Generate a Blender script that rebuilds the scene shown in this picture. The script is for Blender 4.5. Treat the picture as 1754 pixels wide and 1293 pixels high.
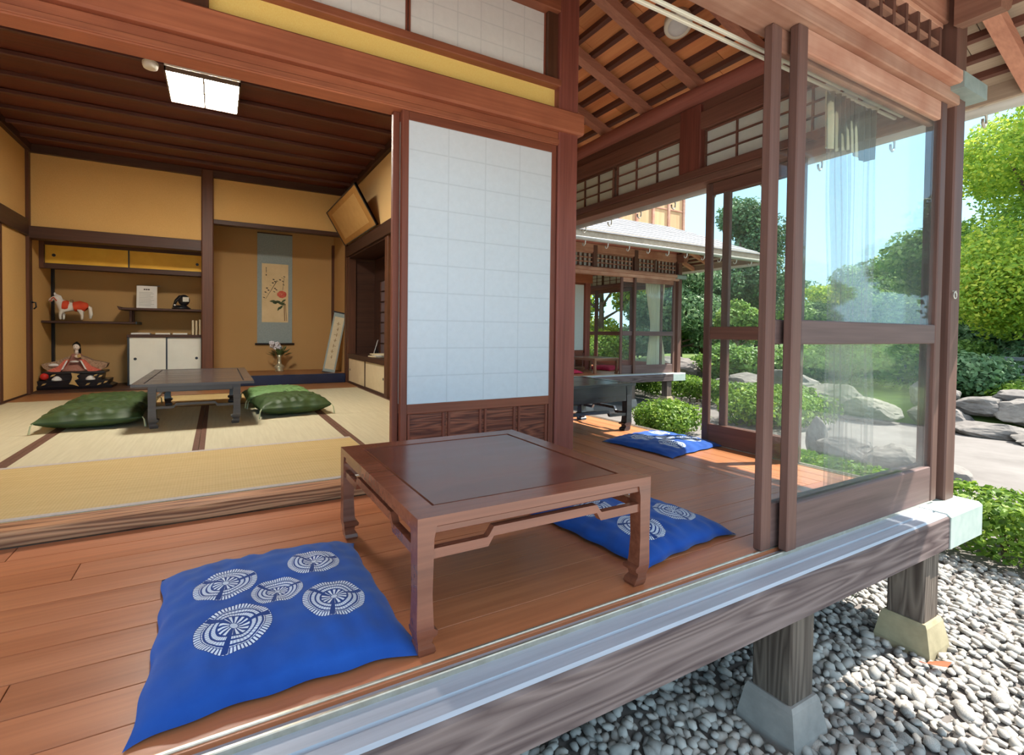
import bpy, math, random
import numpy as np
from mathutils import Vector, Matrix
random.seed(7); RNG = np.random.default_rng(7)
SC = bpy.context.scene; COL = SC.collection
for _o in list(bpy.data.objects): bpy.data.objects.remove(_o)

# ------------------------------------------------------------------ camera, sky, sun, exposure
def make_camera():
    yaw, pitch, roll, f, sx, sy = 0.4758, -0.02, 0.0102, 0.9237, -0.1, -0.0698
    cy, sY, cp, sp = math.cos(yaw), math.sin(yaw), math.cos(pitch), math.sin(pitch)
    fw = Vector((sY*cp, cy*cp, sp)); r = Vector((cy, -sY, 0)); u = r.cross(fw)
    r2 = math.cos(roll)*r + math.sin(roll)*u; u2 = -math.sin(roll)*r + math.cos(roll)*u
    cam = bpy.data.cameras.new('camera'); o = bpy.data.objects.new('camera', cam); COL.objects.link(o)
    o.matrix_world = Matrix(((r2.x, u2.x, -fw.x, 0), (r2.y, u2.y, -fw.y, 0), (r2.z, u2.z, -fw.z, 0.775), (0, 0, 0, 1)))
    cam.sensor_width = 36; cam.sensor_fit = 'HORIZONTAL'; cam.lens = f*877/1754*36
    cam.shift_x = -sx*877/1754; cam.shift_y = sy*877/1754
    cam.clip_start = 0.02; cam.clip_end = 2000
    SC.camera = o
make_camera()
SUN_TO = Vector((1.0, -0.36, 1.36)).normalized()
W = bpy.data.worlds.new('world'); SC.world = W; W.use_nodes = True
_n = W.node_tree.nodes; _bg = _n['Background']; _tc = _n.new('ShaderNodeTexCoord'); _sp = _n.new('ShaderNodeSeparateXYZ'); _cr = _n.new('ShaderNodeValToRGB')
for _e, (_p, _c) in zip([_cr.color_ramp.elements[0], _cr.color_ramp.elements[1], _cr.color_ramp.elements.new(.5)], ((0, (.56, .88, 1.02, 1)), (1, (.34, .66, 1.25, 1)), (.28, (.45, .80, 1.12, 1)))):
    _e.position = _p; _e.color = _c
W.node_tree.links.new(_tc.outputs['Generated'], _sp.inputs[0]); W.node_tree.links.new(_sp.outputs[2], _cr.inputs[0]); W.node_tree.links.new(_cr.outputs[0], _bg.inputs[0]); _bg.inputs[1].default_value = 0.66
_sl = bpy.data.lights.new('sun', 'SUN'); _sl.energy = 4.2; _sl.angle = 0.0095; _sl.color = (1, .95, .86)
_so = bpy.data.objects.new('sun', _sl); COL.objects.link(_so); _so.location = (12, -4, 16)
_so.rotation_euler = SUN_TO.to_track_quat('Z', 'Y').to_euler()
SC.view_settings.view_transform = 'Standard'; SC.view_settings.look = 'None'
SC.view_settings.gamma = 1; SC.view_settings.use_curve_mapping = False
SC.view_settings.exposure = 1.5

# ------------------------------------------------------------------ materials
def S(r, g, b):
    return tuple(((c/255)/12.92 if c/255 <= .04045 else (((c/255)+.055)/1.055)**2.4) for c in (r, g, b)) + (1,)
class NT:
    def __init__(s, name):
        s.m = bpy.data.materials.new(name); s.m.use_nodes = True; s.t = s.m.node_tree; s.n = s.t.nodes
        s.p = s.n['Principled BSDF']; s.out = s.n['Material Output']
    def new(s, t, **k):
        n = s.n.new('ShaderNode'+t)
        for a, v in k.items(): setattr(n, a, v)
        return n
    def link(s, a, b): s.t.links.new(a, b)
    def put(s, sock, v):
        if isinstance(v, bpy.types.NodeSocket): s.link(v, sock)
        elif v is not None: sock.default_value = v
    def math(s, op, a, b=None, c=None, clamp=False):
        n = s.new('Math', operation=op); n.use_clamp = clamp; s.put(n.inputs[0], a); s.put(n.inputs[1], b); s.put(n.inputs[2], c); return n.outputs[0]
    def vm(s, op, a, b=None):
        n = s.new('VectorMath', operation=op); s.put(n.inputs[0], a); s.put(n.inputs[1], b)
        return n.outputs['Value'] if op in ('LENGTH', 'DOT_PRODUCT', 'DISTANCE') else n.outputs[0]
    def noise(s, vec, scale=1, detail=4, rough=.55, dist=0):
        n = s.new('TexNoise'); s.link(vec, n.inputs['Vector']); n.inputs['Scale'].default_value = scale
        n.inputs['Detail'].default_value = detail; n.inputs['Roughness'].default_value = rough; n.inputs['Distortion'].default_value = dist
        return n.outputs[0]
    def ramp(s, fac, stops):
        n = s.new('ValToRGB'); s.link(fac, n.inputs[0]); e = n.color_ramp.elements
        while len(e) < len(stops): e.new(.5)
        for el, (p, c) in zip(e, stops): el.position = p; el.color = c
        return n.outputs[0]
    def mix(s, fac, a, b, mode='MIX'):
        n = s.new('Mix', data_type='RGBA', blend_type=mode); s.put(n.inputs[0], fac); s.put(n.inputs[6], a); s.put(n.inputs[7], b); return n.outputs[2]
    def bump(s, h, strength=.2, dist=.01):
        n = s.new('Bump'); n.inputs['Strength'].default_value = strength; n.inputs['Distance'].default_value = dist
        s.link(h, n.inputs['Height']); s.link(n.outputs[0], s.p.inputs['Normal'])
    def obj(s, jitter=True):
        c = s.new('TexCoord').outputs['Object']
        if jitter:
            r = s.new('ObjectInfo').outputs['Random']
            cx = s.new('CombineXYZ'); s.put(cx.inputs[0], s.math('MULTIPLY', r, 37)); s.put(cx.inputs[1], s.math('MULTIPLY', r, 53)); s.put(cx.inputs[2], s.math('MULTIPLY', r, 19))
            c = s.vm('ADD', c, cx.outputs[0])
        return c
def wood(name, dark, light, axis=0, rough=.5, scale=1., bump=.25, spec=.4, rnd=.25, rings=0., wear=None, grain=1.):
    t = NT(name); c = t.obj(); k = [9*scale]*3; k[axis] = .55*scale
    v = t.vm('MULTIPLY', c, tuple(k))
    n1 = t.noise(v, 1, 5, .6, .4); k2 = [70*scale]*3; k2[axis] = 2.2*scale
    n2 = t.noise(t.vm('MULTIPLY', c, tuple(k2)), 1, 2, .5)
    f = t.math('ADD', t.math('MULTIPLY', n1, .75), t.math('MULTIPLY', n2, .45*grain))
    if rings:
        kr = [13*scale]*3; kr[axis] = .8*scale
        n3 = t.noise(t.vm('MULTIPLY', c, tuple(kr)), 1, 1.5, .5)
        w = t.math('FRACT', t.math('MULTIPLY', n3, 11.))
        w = t.math('ABSOLUTE', t.math('SUBTRACT', t.math('MULTIPLY', w, 2), 1))
        f = t.math('ADD', t.math('MULTIPLY', f, 1-rings), t.math('MULTIPLY', w, rings))
    col = t.ramp(f, [(.25, dark), (.85, light)])
    if wear:
        big = t.noise(t.vm('MULTIPLY', c, (2.3, 2.3, 2.3)), 1, 4, .6)
        col = t.mix(t.math('MULTIPLY', t.ramp(big, [(.42, (0, 0, 0, 1)), (.72, (1, 1, 1, 1))]), .75), col, wear)
    r = t.new('ObjectInfo').outputs['Random']
    m = t.math('ADD', t.math('MULTIPLY', t.math('FRACT', t.math('MULTIPLY', r, 7.31)), 2*rnd), 1-rnd)
    hs = t.new('HueSaturation'); t.link(col, hs.inputs['Color']); t.link(m, hs.inputs['Value'])
    t.link(hs.outputs[0], t.p.inputs['Base Color'])
    t.put(t.p.inputs['Roughness'], t.math('ADD', t.math('MULTIPLY', n1, .25), rough-.12)); t.p.inputs['Specular IOR Level'].default_value = spec
    t.bump(f, bump, .004)
    return t.m
def plain(name, c1, c2=None, scale=6, rough=.6, bump=0., spec=.4, metal=0., detail=4, rnd=0.):
    t = NT(name); v = t.obj(); n = t.noise(v, scale, detail, .6)
    col = t.ramp(n, [(.3, c1), (.7, c2 or c1)])
    if rnd:
        r = t.new('ObjectInfo').outputs['Random']; hs = t.new('HueSaturation'); t.link(col, hs.inputs['Color'])
        t.put(hs.inputs['Value'], t.math('ADD', t.math('MULTIPLY', r, 2*rnd), 1-rnd)); col = hs.outputs[0]
    t.link(col, t.p.inputs['Base Color']); t.p.inputs['Roughness'].default_value = rough
    t.p.inputs['Specular IOR Level'].default_value = spec; t.p.inputs['Metallic'].default_value = metal
    if bump: t.bump(n, bump, .006)
    return t.m
def plaster(name, c1, c2):
    t = NT(name); v = t.obj(False); n = t.noise(v, 260, 2, .6); n2 = t.noise(v, 1.3, 3, .5)
    col = t.ramp(t.math('ADD', t.math('MULTIPLY', n, .7), t.math('MULTIPLY', n2, .3)), [(.3, c1), (.7, c2)])
    t.link(col, t.p.inputs['Base Color']); t.p.inputs['Roughness'].default_value = .95; t.p.inputs['Specular IOR Level'].default_value = .1
    t.bump(n, .25, .002); return t.m
def paper(name, col, lines=None, trans=.35):
    t = NT(name); v = t.obj(False); n = t.noise(v, 30, 5, .7)
    c = t.ramp(n, [(.3, tuple(x*.95 for x in col[:3])+(1,)), (.7, col)])
    if lines:   # muntins behind showing through the sheet, painted as faint darker lines
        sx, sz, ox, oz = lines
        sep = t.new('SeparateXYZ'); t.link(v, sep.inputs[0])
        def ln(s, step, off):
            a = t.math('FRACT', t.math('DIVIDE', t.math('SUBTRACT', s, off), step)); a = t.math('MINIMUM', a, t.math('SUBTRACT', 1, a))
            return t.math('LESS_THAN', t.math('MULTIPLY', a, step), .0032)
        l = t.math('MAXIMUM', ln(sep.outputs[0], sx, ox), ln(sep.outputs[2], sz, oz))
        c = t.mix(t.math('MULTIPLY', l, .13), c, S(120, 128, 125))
    t.link(c, t.p.inputs['Base Color']); t.p.inputs['Roughness'].default_value = .9; t.p.inputs['Specular IOR Level'].default_value = .15
    tr = t.new('BsdfTranslucent'); t.link(c, tr.inputs[0]); mx = t.new('MixShader'); mx.inputs[0].default_value = trans
    t.link(t.p.outputs[0], mx.inputs[1]); t.link(tr.outputs[0], mx.inputs[2]); t.link(mx.outputs[0], t.out.inputs[0]); return t.m
def glass_mat():
    t = NT('window_glass'); lw = t.new('LayerWeight'); lw.inputs[0].default_value = .5
    f5 = t.math('POWER', lw.outputs['Facing'], 5); fr = t.math('ADD', t.math('MULTIPLY', f5, .5), .014)
    tr = t.new('BsdfTransparent'); tr.inputs[0].default_value = (.965, .98, .975, 1); gl = t.new('BsdfGlossy'); gl.inputs['Roughness'].default_value = .015
    di = t.new('BsdfDiffuse'); di.inputs[0].default_value = (.75, .8, .8, 1)
    n = t.noise(t.obj(False), 3, 4, .6); dm = t.new('MixShader'); t.put(dm.inputs[0], t.math('MULTIPLY', n, .05))
    t.link(tr.outputs[0], dm.inputs[1]); t.link(di.outputs[0], dm.inputs[2])
    mx = t.new('MixShader'); t.link(fr, mx.inputs[0]); t.link(dm.outputs[0], mx.inputs[1]); t.link(gl.outputs[0], mx.inputs[2]); t.link(mx.outputs[0], t.out.inputs[0]); return t.m
def sheer_mat(name, col, alpha):
    t = NT(name); tr = t.new('BsdfTransparent'); tl = t.new('BsdfTranslucent'); tl.inputs[0].default_value = col
    t.p.inputs['Base Color'].default_value = col; t.p.inputs['Roughness'].default_value = .9
    a = t.new('MixShader'); a.inputs[0].default_value = .5; t.link(t.p.outputs[0], a.inputs[1]); t.link(tl.outputs[0], a.inputs[2])
    w = t.noise(t.vm('MULTIPLY', t.obj(False), (40, 40, 1)), 1, 2, .5)
    b = t.new('MixShader'); t.put(b.inputs[0], t.math('ADD', t.math('MULTIPLY', w, .15), alpha-.07)); t.link(tr.outputs[0], b.inputs[1]); t.link(a.outputs[0], b.inputs[2])
    t.link(b.outputs[0], t.out.inputs[0]); return t.m
def leaf_mat(name, stops, trans=.35):
    t = NT(name); a = t.new('Attribute'); a.attribute_name = 'tone'
    col = t.ramp(a.outputs['Fac'], stops); t.link(col, t.p.inputs['Base Color']); t.p.inputs['Roughness'].default_value = .55
    t.p.inputs['Specular IOR Level'].default_value = .35
    tl = t.new('BsdfTranslucent'); t.link(col, tl.inputs[0]); mx = t.new('MixShader'); mx.inputs[0].default_value = trans
    t.link(t.p.outputs[0], mx.inputs[1]); t.link(tl.outputs[0], mx.inputs[2]); t.link(mx.outputs[0], t.out.inputs[0]); return t.m
def emit(name, col, k):
    t = NT(name); e = t.new('Emission'); e.inputs[0].default_value = col; e.inputs[1].default_value = k; t.link(e.outputs[0], t.out.inputs[0]); return t.m
def zabuton_mat():
    t = NT('indigo_cotton_with_wheel_print'); c = t.obj(False)
    sp = t.new('SeparateXYZ'); t.link(c, sp.inputs[0]); cb = t.new('CombineXYZ'); t.link(sp.outputs[0], cb.inputs[0]); t.link(sp.outputs[1], cb.inputs[1]); p = cb.outputs[0]
    tot = None; msk = None
    for (x, y, r) in ((-.122, .07, .080), (.117, .10, .076), (.001, -.022, .066), (.13, -.12, .080), (-.108, -.142, .085)):
        d = t.vm('MULTIPLY', t.vm('SUBTRACT', p, (x, y, 0)), (1/r, 1/r, 0)); m = t.math('LESS_THAN', t.vm('LENGTH', d), 1)
        sc = t.new('VectorMath', operation='SCALE'); t.link(d, sc.inputs[0]); t.link(m, sc.inputs['Scale'])
        tot = sc.outputs[0] if tot is None else t.vm('ADD', tot, sc.outputs[0]); msk = m if msk is None else t.math('ADD', msk, m)
    L = t.vm('LENGTH', tot); s2 = t.new('SeparateXYZ'); t.link(tot, s2.inputs[0]); th = t.math('ARCTAN2', s2.outputs[1], s2.outputs[0])
    def cosn(k, ph=0): return t.math('COSINE', t.math('MULTIPLY', t.math('ADD', th, ph), k))
    def band(a, b): return t.math('MULTIPLY', t.math('GREATER_THAN', L, a), t.math('LESS_THAN', L, b))
    rings = t.math('GREATER_THAN', t.math('SINE', t.math('MULTIPLY', L, 40)), -.45)
    ticks = t.math('GREATER_THAN', cosn(64), -.35); ticks2 = t.math('GREATER_THAN', cosn(48), -.1); pet = t.math('GREATER_THAN', cosn(14), .0)
    a = t.math('MULTIPLY', band(.82, .985), ticks); b = t.math('MULTIPLY', t.math('MULTIPLY', band(.44, .80), rings), t.math('ADD', t.math('MULTIPLY', ticks2, .45), .55))
    d = t.math('MULTIPLY', band(.12, .40), pet)
    w = t.math('MAXIMUM', t.math('MAXIMUM', a, b), d)
    cut = t.math('GREATER_THAN', cosn(3, -.25), t.math('ADD', .90, t.math('MULTIPLY', L, .065))); cut = t.math('MULTIPLY', cut, band(.08, .97))
    dot = band(-1, .10)
    w = t.math('MULTIPLY', t.math('MAXIMUM', t.math('MULTIPLY', w, t.math('SUBTRACT', 1, cut)), t.math('MULTIPLY', dot, .8)), msk)
    ground = t.math('MULTIPLY', t.math('SUBTRACT', 1, w), msk)
    n = t.noise(c, 8, 4, .6)
    base = t.ramp(n, [(.3, S(26, 72, 154)), (.7, S(34, 86, 172))])
    base = t.mix(t.math('MULTIPLY', ground, .55), base, S(14, 30, 88))
    up = t.math('GREATER_THAN', sp.outputs[2], .012)
    col = t.mix(t.math('MULTIPLY', t.math('MULTIPLY', w, up), .95), base, S(226, 236, 246))
    t.link(col, t.p.inputs['Base Color']); t.p.inputs['Roughness'].default_value = .85; t.p.inputs['Specular IOR Level'].default_value = .2
    t.p.inputs['Sheen Weight'].default_value = .15
    f = t.noise(c, 420, 1, .5); t.bump(f, .12, .001); return t.m
def tatami_mat_m(name, c1, c2, axis):
    t = NT(name); c = t.obj(); sp = t.new('SeparateXYZ'); t.link(c, sp.inputs[0])
    wv = t.math('SINE', t.math('MULTIPLY', sp.outputs[axis], 2*math.pi/.013)); k = [3.]*3; k[1-axis] = 60.
    n = t.noise(t.vm('MULTIPLY', c, tuple(k)), 1, 3, .6); k2 = [160.]*3; k2[1-axis] = 4.
    n2 = t.noise(t.vm('MULTIPLY', c, tuple(k2)), 1, 2, .6)
    f = t.math('ADD', t.math('MULTIPLY', wv, .05), t.math('ADD', t.math('MULTIPLY', n, .6), t.math('MULTIPLY', n2, .18)))
    t.link(t.ramp(f, [(.25, c1), (.75, c2)]), t.p.inputs['Base Color']); t.p.inputs['Roughness'].default_value = .6; t.p.inputs['Specular IOR Level'].default_value = .3
    t.bump(wv, .15, .002); return t.m
def stone_mat(name, c1, c2, c3, rnd=.3, scale=9):
    t = NT(name); v = t.obj(); n = t.noise(v, scale, 6, .65); r = t.new('ObjectInfo').outputs['Random']; a = t.new('Attribute'); a.attribute_name = 'tone'
    rr = t.math('FRACT', t.math('ADD', t.math('MULTIPLY', r, 5.7), a.outputs['Fac']))
    base = t.ramp(rr, [(0, c1), (.5, c2), (1, c3)]); col = t.mix(.55, base, t.ramp(n, [(.3, c1), (.7, c3)]))
    t.link(col, t.p.inputs['Base Color']); t.p.inputs['Roughness'].default_value = .8; t.p.inputs['Specular IOR Level'].default_value = .3; t.bump(n, .3, .01); return t.m

M = {}
M['post'] = wood('red_brown_post_wood', S(104, 52, 42), S(174, 100, 84), 2, .5, bump=.2)
M['postx'] = wood('red_brown_beam_wood', S(120, 62, 42), S(186, 112, 78), 0, .55, wear=S(136, 76, 54))
M['posty'] = wood('dark_lintel_wood', S(92, 56, 46), S(146, 98, 80), 1, .55)
M['log'] = wood('round_log_wood', S(150, 80, 70), S(204, 130, 112), 1, .55)
M['floorx'] = wood('polished_floor_boards', S(150, 84, 52), S(206, 130, 86), 0, .36, spec=.5, rnd=.14, bump=.12)
M['floory'] = wood('polished_floor_boards_side', S(150, 88, 56), S(206, 136, 90), 1, .36, spec=.5, rnd=.14, bump=.12)
M['weatherx'] = wood('weathered_edge_beam_wood', S(66, 52, 52), S(128, 112, 108), 0, .8, bump=.5, rings=.35, spec=.2)
M['weathery'] = wood('weathered_edge_beam_wood_side', S(66, 52, 52), S(128, 112, 108), 1, .8, bump=.5, rings=.35, spec=.2)
M['weatherz'] = wood('weathered_support_wood', S(70, 58, 52), S(134, 120, 108), 2, .8, bump=.5, rings=.4, spec=.2)
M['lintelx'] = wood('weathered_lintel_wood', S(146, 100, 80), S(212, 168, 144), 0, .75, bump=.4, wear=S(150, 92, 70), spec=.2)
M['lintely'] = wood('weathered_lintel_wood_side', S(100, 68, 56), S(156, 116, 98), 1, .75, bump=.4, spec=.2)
M['doorz'] = wood('glass_door_stile_wood', S(76, 50, 42), S(124, 88, 76), 2, .6, rnd=.1)
M['doorx'] = wood('glass_door_rail_wood', S(74, 54, 50), S(122, 96, 90), 0, .6, rnd=.1)
M['doory'] = wood('glass_door_rail_wood_side', S(86, 54, 44), S(138, 94, 78), 1, .6, rnd=.1)
M['elmx'] = wood('open_grained_sill_wood', S(120, 74, 50), S(206, 150, 108), 0, .5, rings=.6, bump=.3)
M['elmz'] = wood('shoji_panel_wood', S(92, 46, 34), S(158, 92, 66), 0, .5, rings=.6, scale=1.6, rnd=.1)
M['shojiz'] = wood('shoji_frame_wood', S(96, 48, 36), S(150, 84, 62), 2, .5, rnd=.08)
M['shojix'] = wood('shoji_rail_wood', S(100, 50, 36), S(154, 88, 62), 0, .5, rnd=.08)
M['ceilx'] = wood('dark_ceiling_board', S(62, 28, 22), S(110, 58, 44), 0, .45, rnd=.12, scale=.8)
M['ceilbat'] = wood('dark_ceiling_batten', S(60, 34, 30), S(104, 66, 58), 0, .45, rnd=.05)
M['roofbd'] = wood('orange_roof_board', S(214, 124, 72), S(250, 178, 118), 1, .7, rnd=.22)
M['rafterx'] = wood('rafter_wood', S(158, 100, 80), S(212, 152, 124), 0, .6, rnd=.1)
M['raftery'] = wood('rafter_wood_side', S(158, 100, 80), S(212, 152, 124), 1, .6, rnd=.1)
M['batteny'] = wood('roof_batten_wood', S(84, 50, 42), S(124, 80, 64), 1, .7, rnd=.1)
M['battenx'] = wood('roof_batten_wood_front', S(84, 50, 42), S(124, 80, 64), 0, .7, rnd=.1)
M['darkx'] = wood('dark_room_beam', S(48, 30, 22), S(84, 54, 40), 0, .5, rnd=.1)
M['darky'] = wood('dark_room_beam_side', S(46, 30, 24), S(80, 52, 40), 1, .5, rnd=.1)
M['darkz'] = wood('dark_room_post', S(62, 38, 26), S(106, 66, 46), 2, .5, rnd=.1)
M['ita'] = wood('alcove_front_board', S(132, 88, 54), S(166, 116, 74), 0, .45, rnd=.05)
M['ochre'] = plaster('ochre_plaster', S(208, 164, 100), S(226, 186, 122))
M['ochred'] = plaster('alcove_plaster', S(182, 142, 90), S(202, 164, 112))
M['yellow'] = plaster('yellow_plaster_band', S(248, 206, 112), S(254, 222, 134))
M['wallside'] = plaster('side_wall_plaster', S(214, 176, 118), S(230, 196, 140))
M['paper'] = paper('shoji_paper', S(236, 236, 228))
M['paperg'] = paper('shoji_paper_painted_muntins', S(246, 249, 252), (.21925, .1405, .034, .35), .2)
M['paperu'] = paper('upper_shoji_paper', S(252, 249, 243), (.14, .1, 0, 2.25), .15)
M['paperd'] = paper('shoji_paper_painted_shade', S(122, 108, 112), None, .1)  # shade of the recess put into the paper colour
M['glass'] = glass_mat()
M['metal'] = plain('aluminium_rail', S(205, 208, 214), S(228, 230, 234), 30, .3, metal=.85)
M['brass'] = plain('brass_rail', S(190, 180, 160), S(214, 206, 190), 30, .35, metal=.7)
M['cap'] = plain('pale_copper_cap', S(186, 200, 192), S(206, 214, 206), 14, .5, metal=.3)
M['eavebd'] = wood('weathered_eave_board', S(140, 122, 106), S(190, 170, 148), 1, .8, rnd=.15)
M['silltop'] = wood('track_board_painted_sky_sheen', S(150, 154, 164), S(200, 204, 214), 0, .42, spec=.5, bump=.15)  # sky reflection on the sill top painted as pale blue grey
M['capd'] = plain('grey_copper_cap', S(140, 156, 152), S(164, 176, 170), 14, .5, metal=.3)
M['gutter'] = plain('grey_gutter_metal', S(176, 172, 164), S(196, 192, 184), 5, .45, metal=.2)
M['hook'] = plain('pale_iron_hook', S(214, 210, 196), S(196, 190, 174), 20, .5, metal=.2)
M['roof'] = plain('pale_metal_roof', S(132, 130, 132), S(158, 156, 158), 4, .6, rnd=.12)
M['copper'] = plain('copper_eave_strip', S(170, 96, 76), S(190, 118, 96), 4, .5, rnd=.05)
M['tableb'] = wood('polished_rosewood', S(86, 44, 32), S(142, 84, 62), 0, .22, spec=.6, rnd=.04, bump=.06)
M['tablet'] = wood('polished_rosewood_top', S(84, 44, 36), S(126, 78, 64), 0, .2, spec=.7, rnd=.03, bump=.012, grain=.4)
M['tablek'] = wood('black_lacquered_wood', S(30, 32, 38), S(58, 60, 66), 0, .25, spec=.7, rnd=.05, bump=.04)
M['tableg'] = wood('dark_grey_lacquer', S(58, 52, 52), S(84, 76, 74), 0, .22, spec=.7, rnd=.05, bump=.04)
M['tablef'] = wood('light_brown_table_wood', S(120, 78, 56), S(168, 120, 92), 0, .35, rnd=.05)
M['gap'] = plain('dark_groove', S(20, 12, 10), rough=.8)
M['zab'] = zabuton_mat()
M['green'] = plain('green_silk', S(44, 62, 30), S(62, 84, 42), 9, .55, bump=.25, rnd=.12)
M['green2'] = plain('pale_green_silk', S(92, 128, 76), S(112, 146, 92), 9, .5, bump=.25)
M['red'] = plain('crimson_cotton', S(178, 30, 62), S(204, 48, 80), 7, .8)
M['tassel'] = plain('pale_thread', S(190, 196, 160), rough=.9)
M['gold'] = plain('gold_leaf_paper', S(226, 168, 50), S(240, 190, 66), 5, .5, metal=.15)
M['fusuma'] = plain('pale_fusuma_paper', S(236, 238, 226), S(244, 246, 234), 5, .8)
M['fusumab'] = plain('beige_fusuma_paper', S(206, 188, 150), S(218, 200, 164), 5, .8)
M['black'] = plain('black_lacquer', S(22, 22, 28), S(34, 34, 40), 6, .3, spec=.6)
M['bluek'] = plain('blue_black_lacquer', S(22, 34, 62), S(30, 44, 78), 3, .35, spec=.6)
M['white'] = plain('white_porcelain', S(232, 230, 224), S(240, 238, 232), 6, .35)
M['card'] = plain('white_card', S(222, 220, 214), S(230, 228, 222), 8, .8)
M['cardg'] = plain('pale_blue_silk_mount', S(146, 160, 158), S(160, 172, 170), 60, .85)
M['cream'] = plain('cream_painting_paper', S(222, 196, 148), S(234, 210, 164), 6, .9)
M['ink'] = plain('dark_ink', S(60, 48, 40), rough=.9)
M['inkg'] = plain('grey_print', S(150, 150, 146), rough=.9)
M['leafg'] = plain('painted_leaf_green', S(70, 84, 58), S(96, 104, 74), 30, .9)
M['peony'] = plain('painted_peony_red', S(206, 84, 66), S(224, 120, 96), 40, .9)
M['branch'] = plain('painted_branch', S(150, 120, 84), rough=.9)
M['plaq'] = plain('plaque_mount_brown', S(168, 122, 62), S(182, 134, 72), 10, .8)
M['plaqin'] = plain('plaque_paper', S(196, 154, 92), S(204, 162, 100), 10, .8)
M['robe1'] = plain('coral_brocade', S(206, 92, 74), S(226, 130, 106), 60, .7)
M['robe2'] = plain('patterned_brocade', S(120, 92, 72), S(190, 160, 128), 70, .7)
M['robe3'] = plain('pink_brown_brocade', S(150, 98, 84), S(176, 126, 108), 60, .7)
M['skin'] = plain('doll_white_skin', S(236, 222, 208), rough=.5)
M['hair'] = plain('black_hair', S(16, 14, 14), rough=.4)
M['horse'] = plain('white_horse_coat', S(226, 218, 204), S(236, 230, 218), 20, .6)
M['redcl'] = plain('red_horse_blanket', S(206, 66, 34), S(222, 84, 46), 20, .7)
M['redball'] = plain('red_lacquer', S(214, 50, 40), rough=.4)
M['goldorn'] = plain('gold_ornament', S(196, 160, 96), S(214, 182, 122), 20, .4, metal=.3)
M['vase'] = plain('pale_metal_vase', S(186, 180, 150), S(210, 204, 178), 10, .25, metal=.5)
M['petal'] = plain('white_petal', S(226, 222, 228), rough=.7)
M['stem'] = plain('flower_leaf', S(66, 90, 52), S(92, 112, 66), 12, .6)
M['bookp'] = plain('cream_book_cover', S(216, 198, 160), S(226, 212, 178), 8, .8, rnd=.1)
M['lampfr'] = plain('lamp_frame', S(120, 104, 90), rough=.6)
M['lampon'] = emit('lit_lamp_panel', (1, .93, .82, 1), 42.0)
M['lampgl'] = plain('frosted_lamp_glass', S(214, 214, 210), S(224, 224, 220), 20, .3)
M['lamprm'] = plain('cream_lamp_rim', S(226, 220, 200), rough=.5)
M['curtain'] = sheer_mat('sheer_white_curtain', (.86, .86, .82, 1), .22)
M['curtc'] = plain('cream_curtain_cloth', S(226, 214, 178), S(236, 226, 194), 6, .9)
M['stone'] = stone_mat('river_pebble', S(122, 122, 120), S(170, 166, 160), S(216, 208, 198))
M['rock'] = stone_mat('garden_rock', S(82, 78, 78), S(116, 110, 106), S(150, 142, 134), scale=5)
M['base'] = plain('mossy_base_stone', S(150, 138, 108), S(178, 164, 132), 9, .9, bump=.5)
M['baseg'] = plain('grey_base_stone', S(132, 128, 124), S(160, 154, 148), 9, .9, bump=.5)
M['soil'] = plain('sandy_ground', S(108, 102, 98), S(132, 126, 122), 1.6, .95, bump=.3, detail=8)
M['court'] = plain('pale_bounce_court', S(150, 146, 140), S(226, 220, 212), 34, .9, bump=.8, detail=3)
M['lawn'] = plain('green_undergrowth', S(70, 92, 44), S(110, 128, 62), 2.5, .95, bump=.6, detail=8)
M['under'] = plain('dark_soil', S(92, 86, 80), S(120, 112, 104), 12, .95)
M['bark'] = wood('tree_bark', S(70, 56, 46), S(126, 106, 90), 2, .9, bump=.8, scale=2)
M['fence'] = plain('grey_fence_wood', S(86, 92, 96), S(110, 114, 116), 6, .8)
M['panelw'] = wood('tan_wall_board', S(186, 138, 96), S(222, 178, 134), 2, .8, rnd=.12)
M['dryleaf'] = plain('dry_orange_leaf', S(190, 90, 56), rough=.8)
M['lf_hedge'] = leaf_mat('hedge_leaf', [(0, S(58, 88, 36)), (.5, S(112, 146, 52)), (1, S(186, 206, 84))])
M['lf_dark'] = leaf_mat('dark_evergreen_leaf', [(0, S(52, 84, 56)), (.55, S(96, 130, 86)), (1, S(156, 182, 134))])
M['lf_mid'] = leaf_mat('broadleaf', [(0, S(66, 100, 50)), (.55, S(124, 160, 76)), (1, S(186, 208, 110))])
M['lf_maple'] = leaf_mat('maple_leaf', [(0, S(84, 122, 50)), (.5, S(156, 186, 66)), (.85, S(220, 222, 84)), (1, S(240, 206, 80))], .45)
M['lf_hill'] = leaf_mat('hill_canopy', [(0, S(88, 118, 100)), (1, S(140, 164, 122))], .1)

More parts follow.
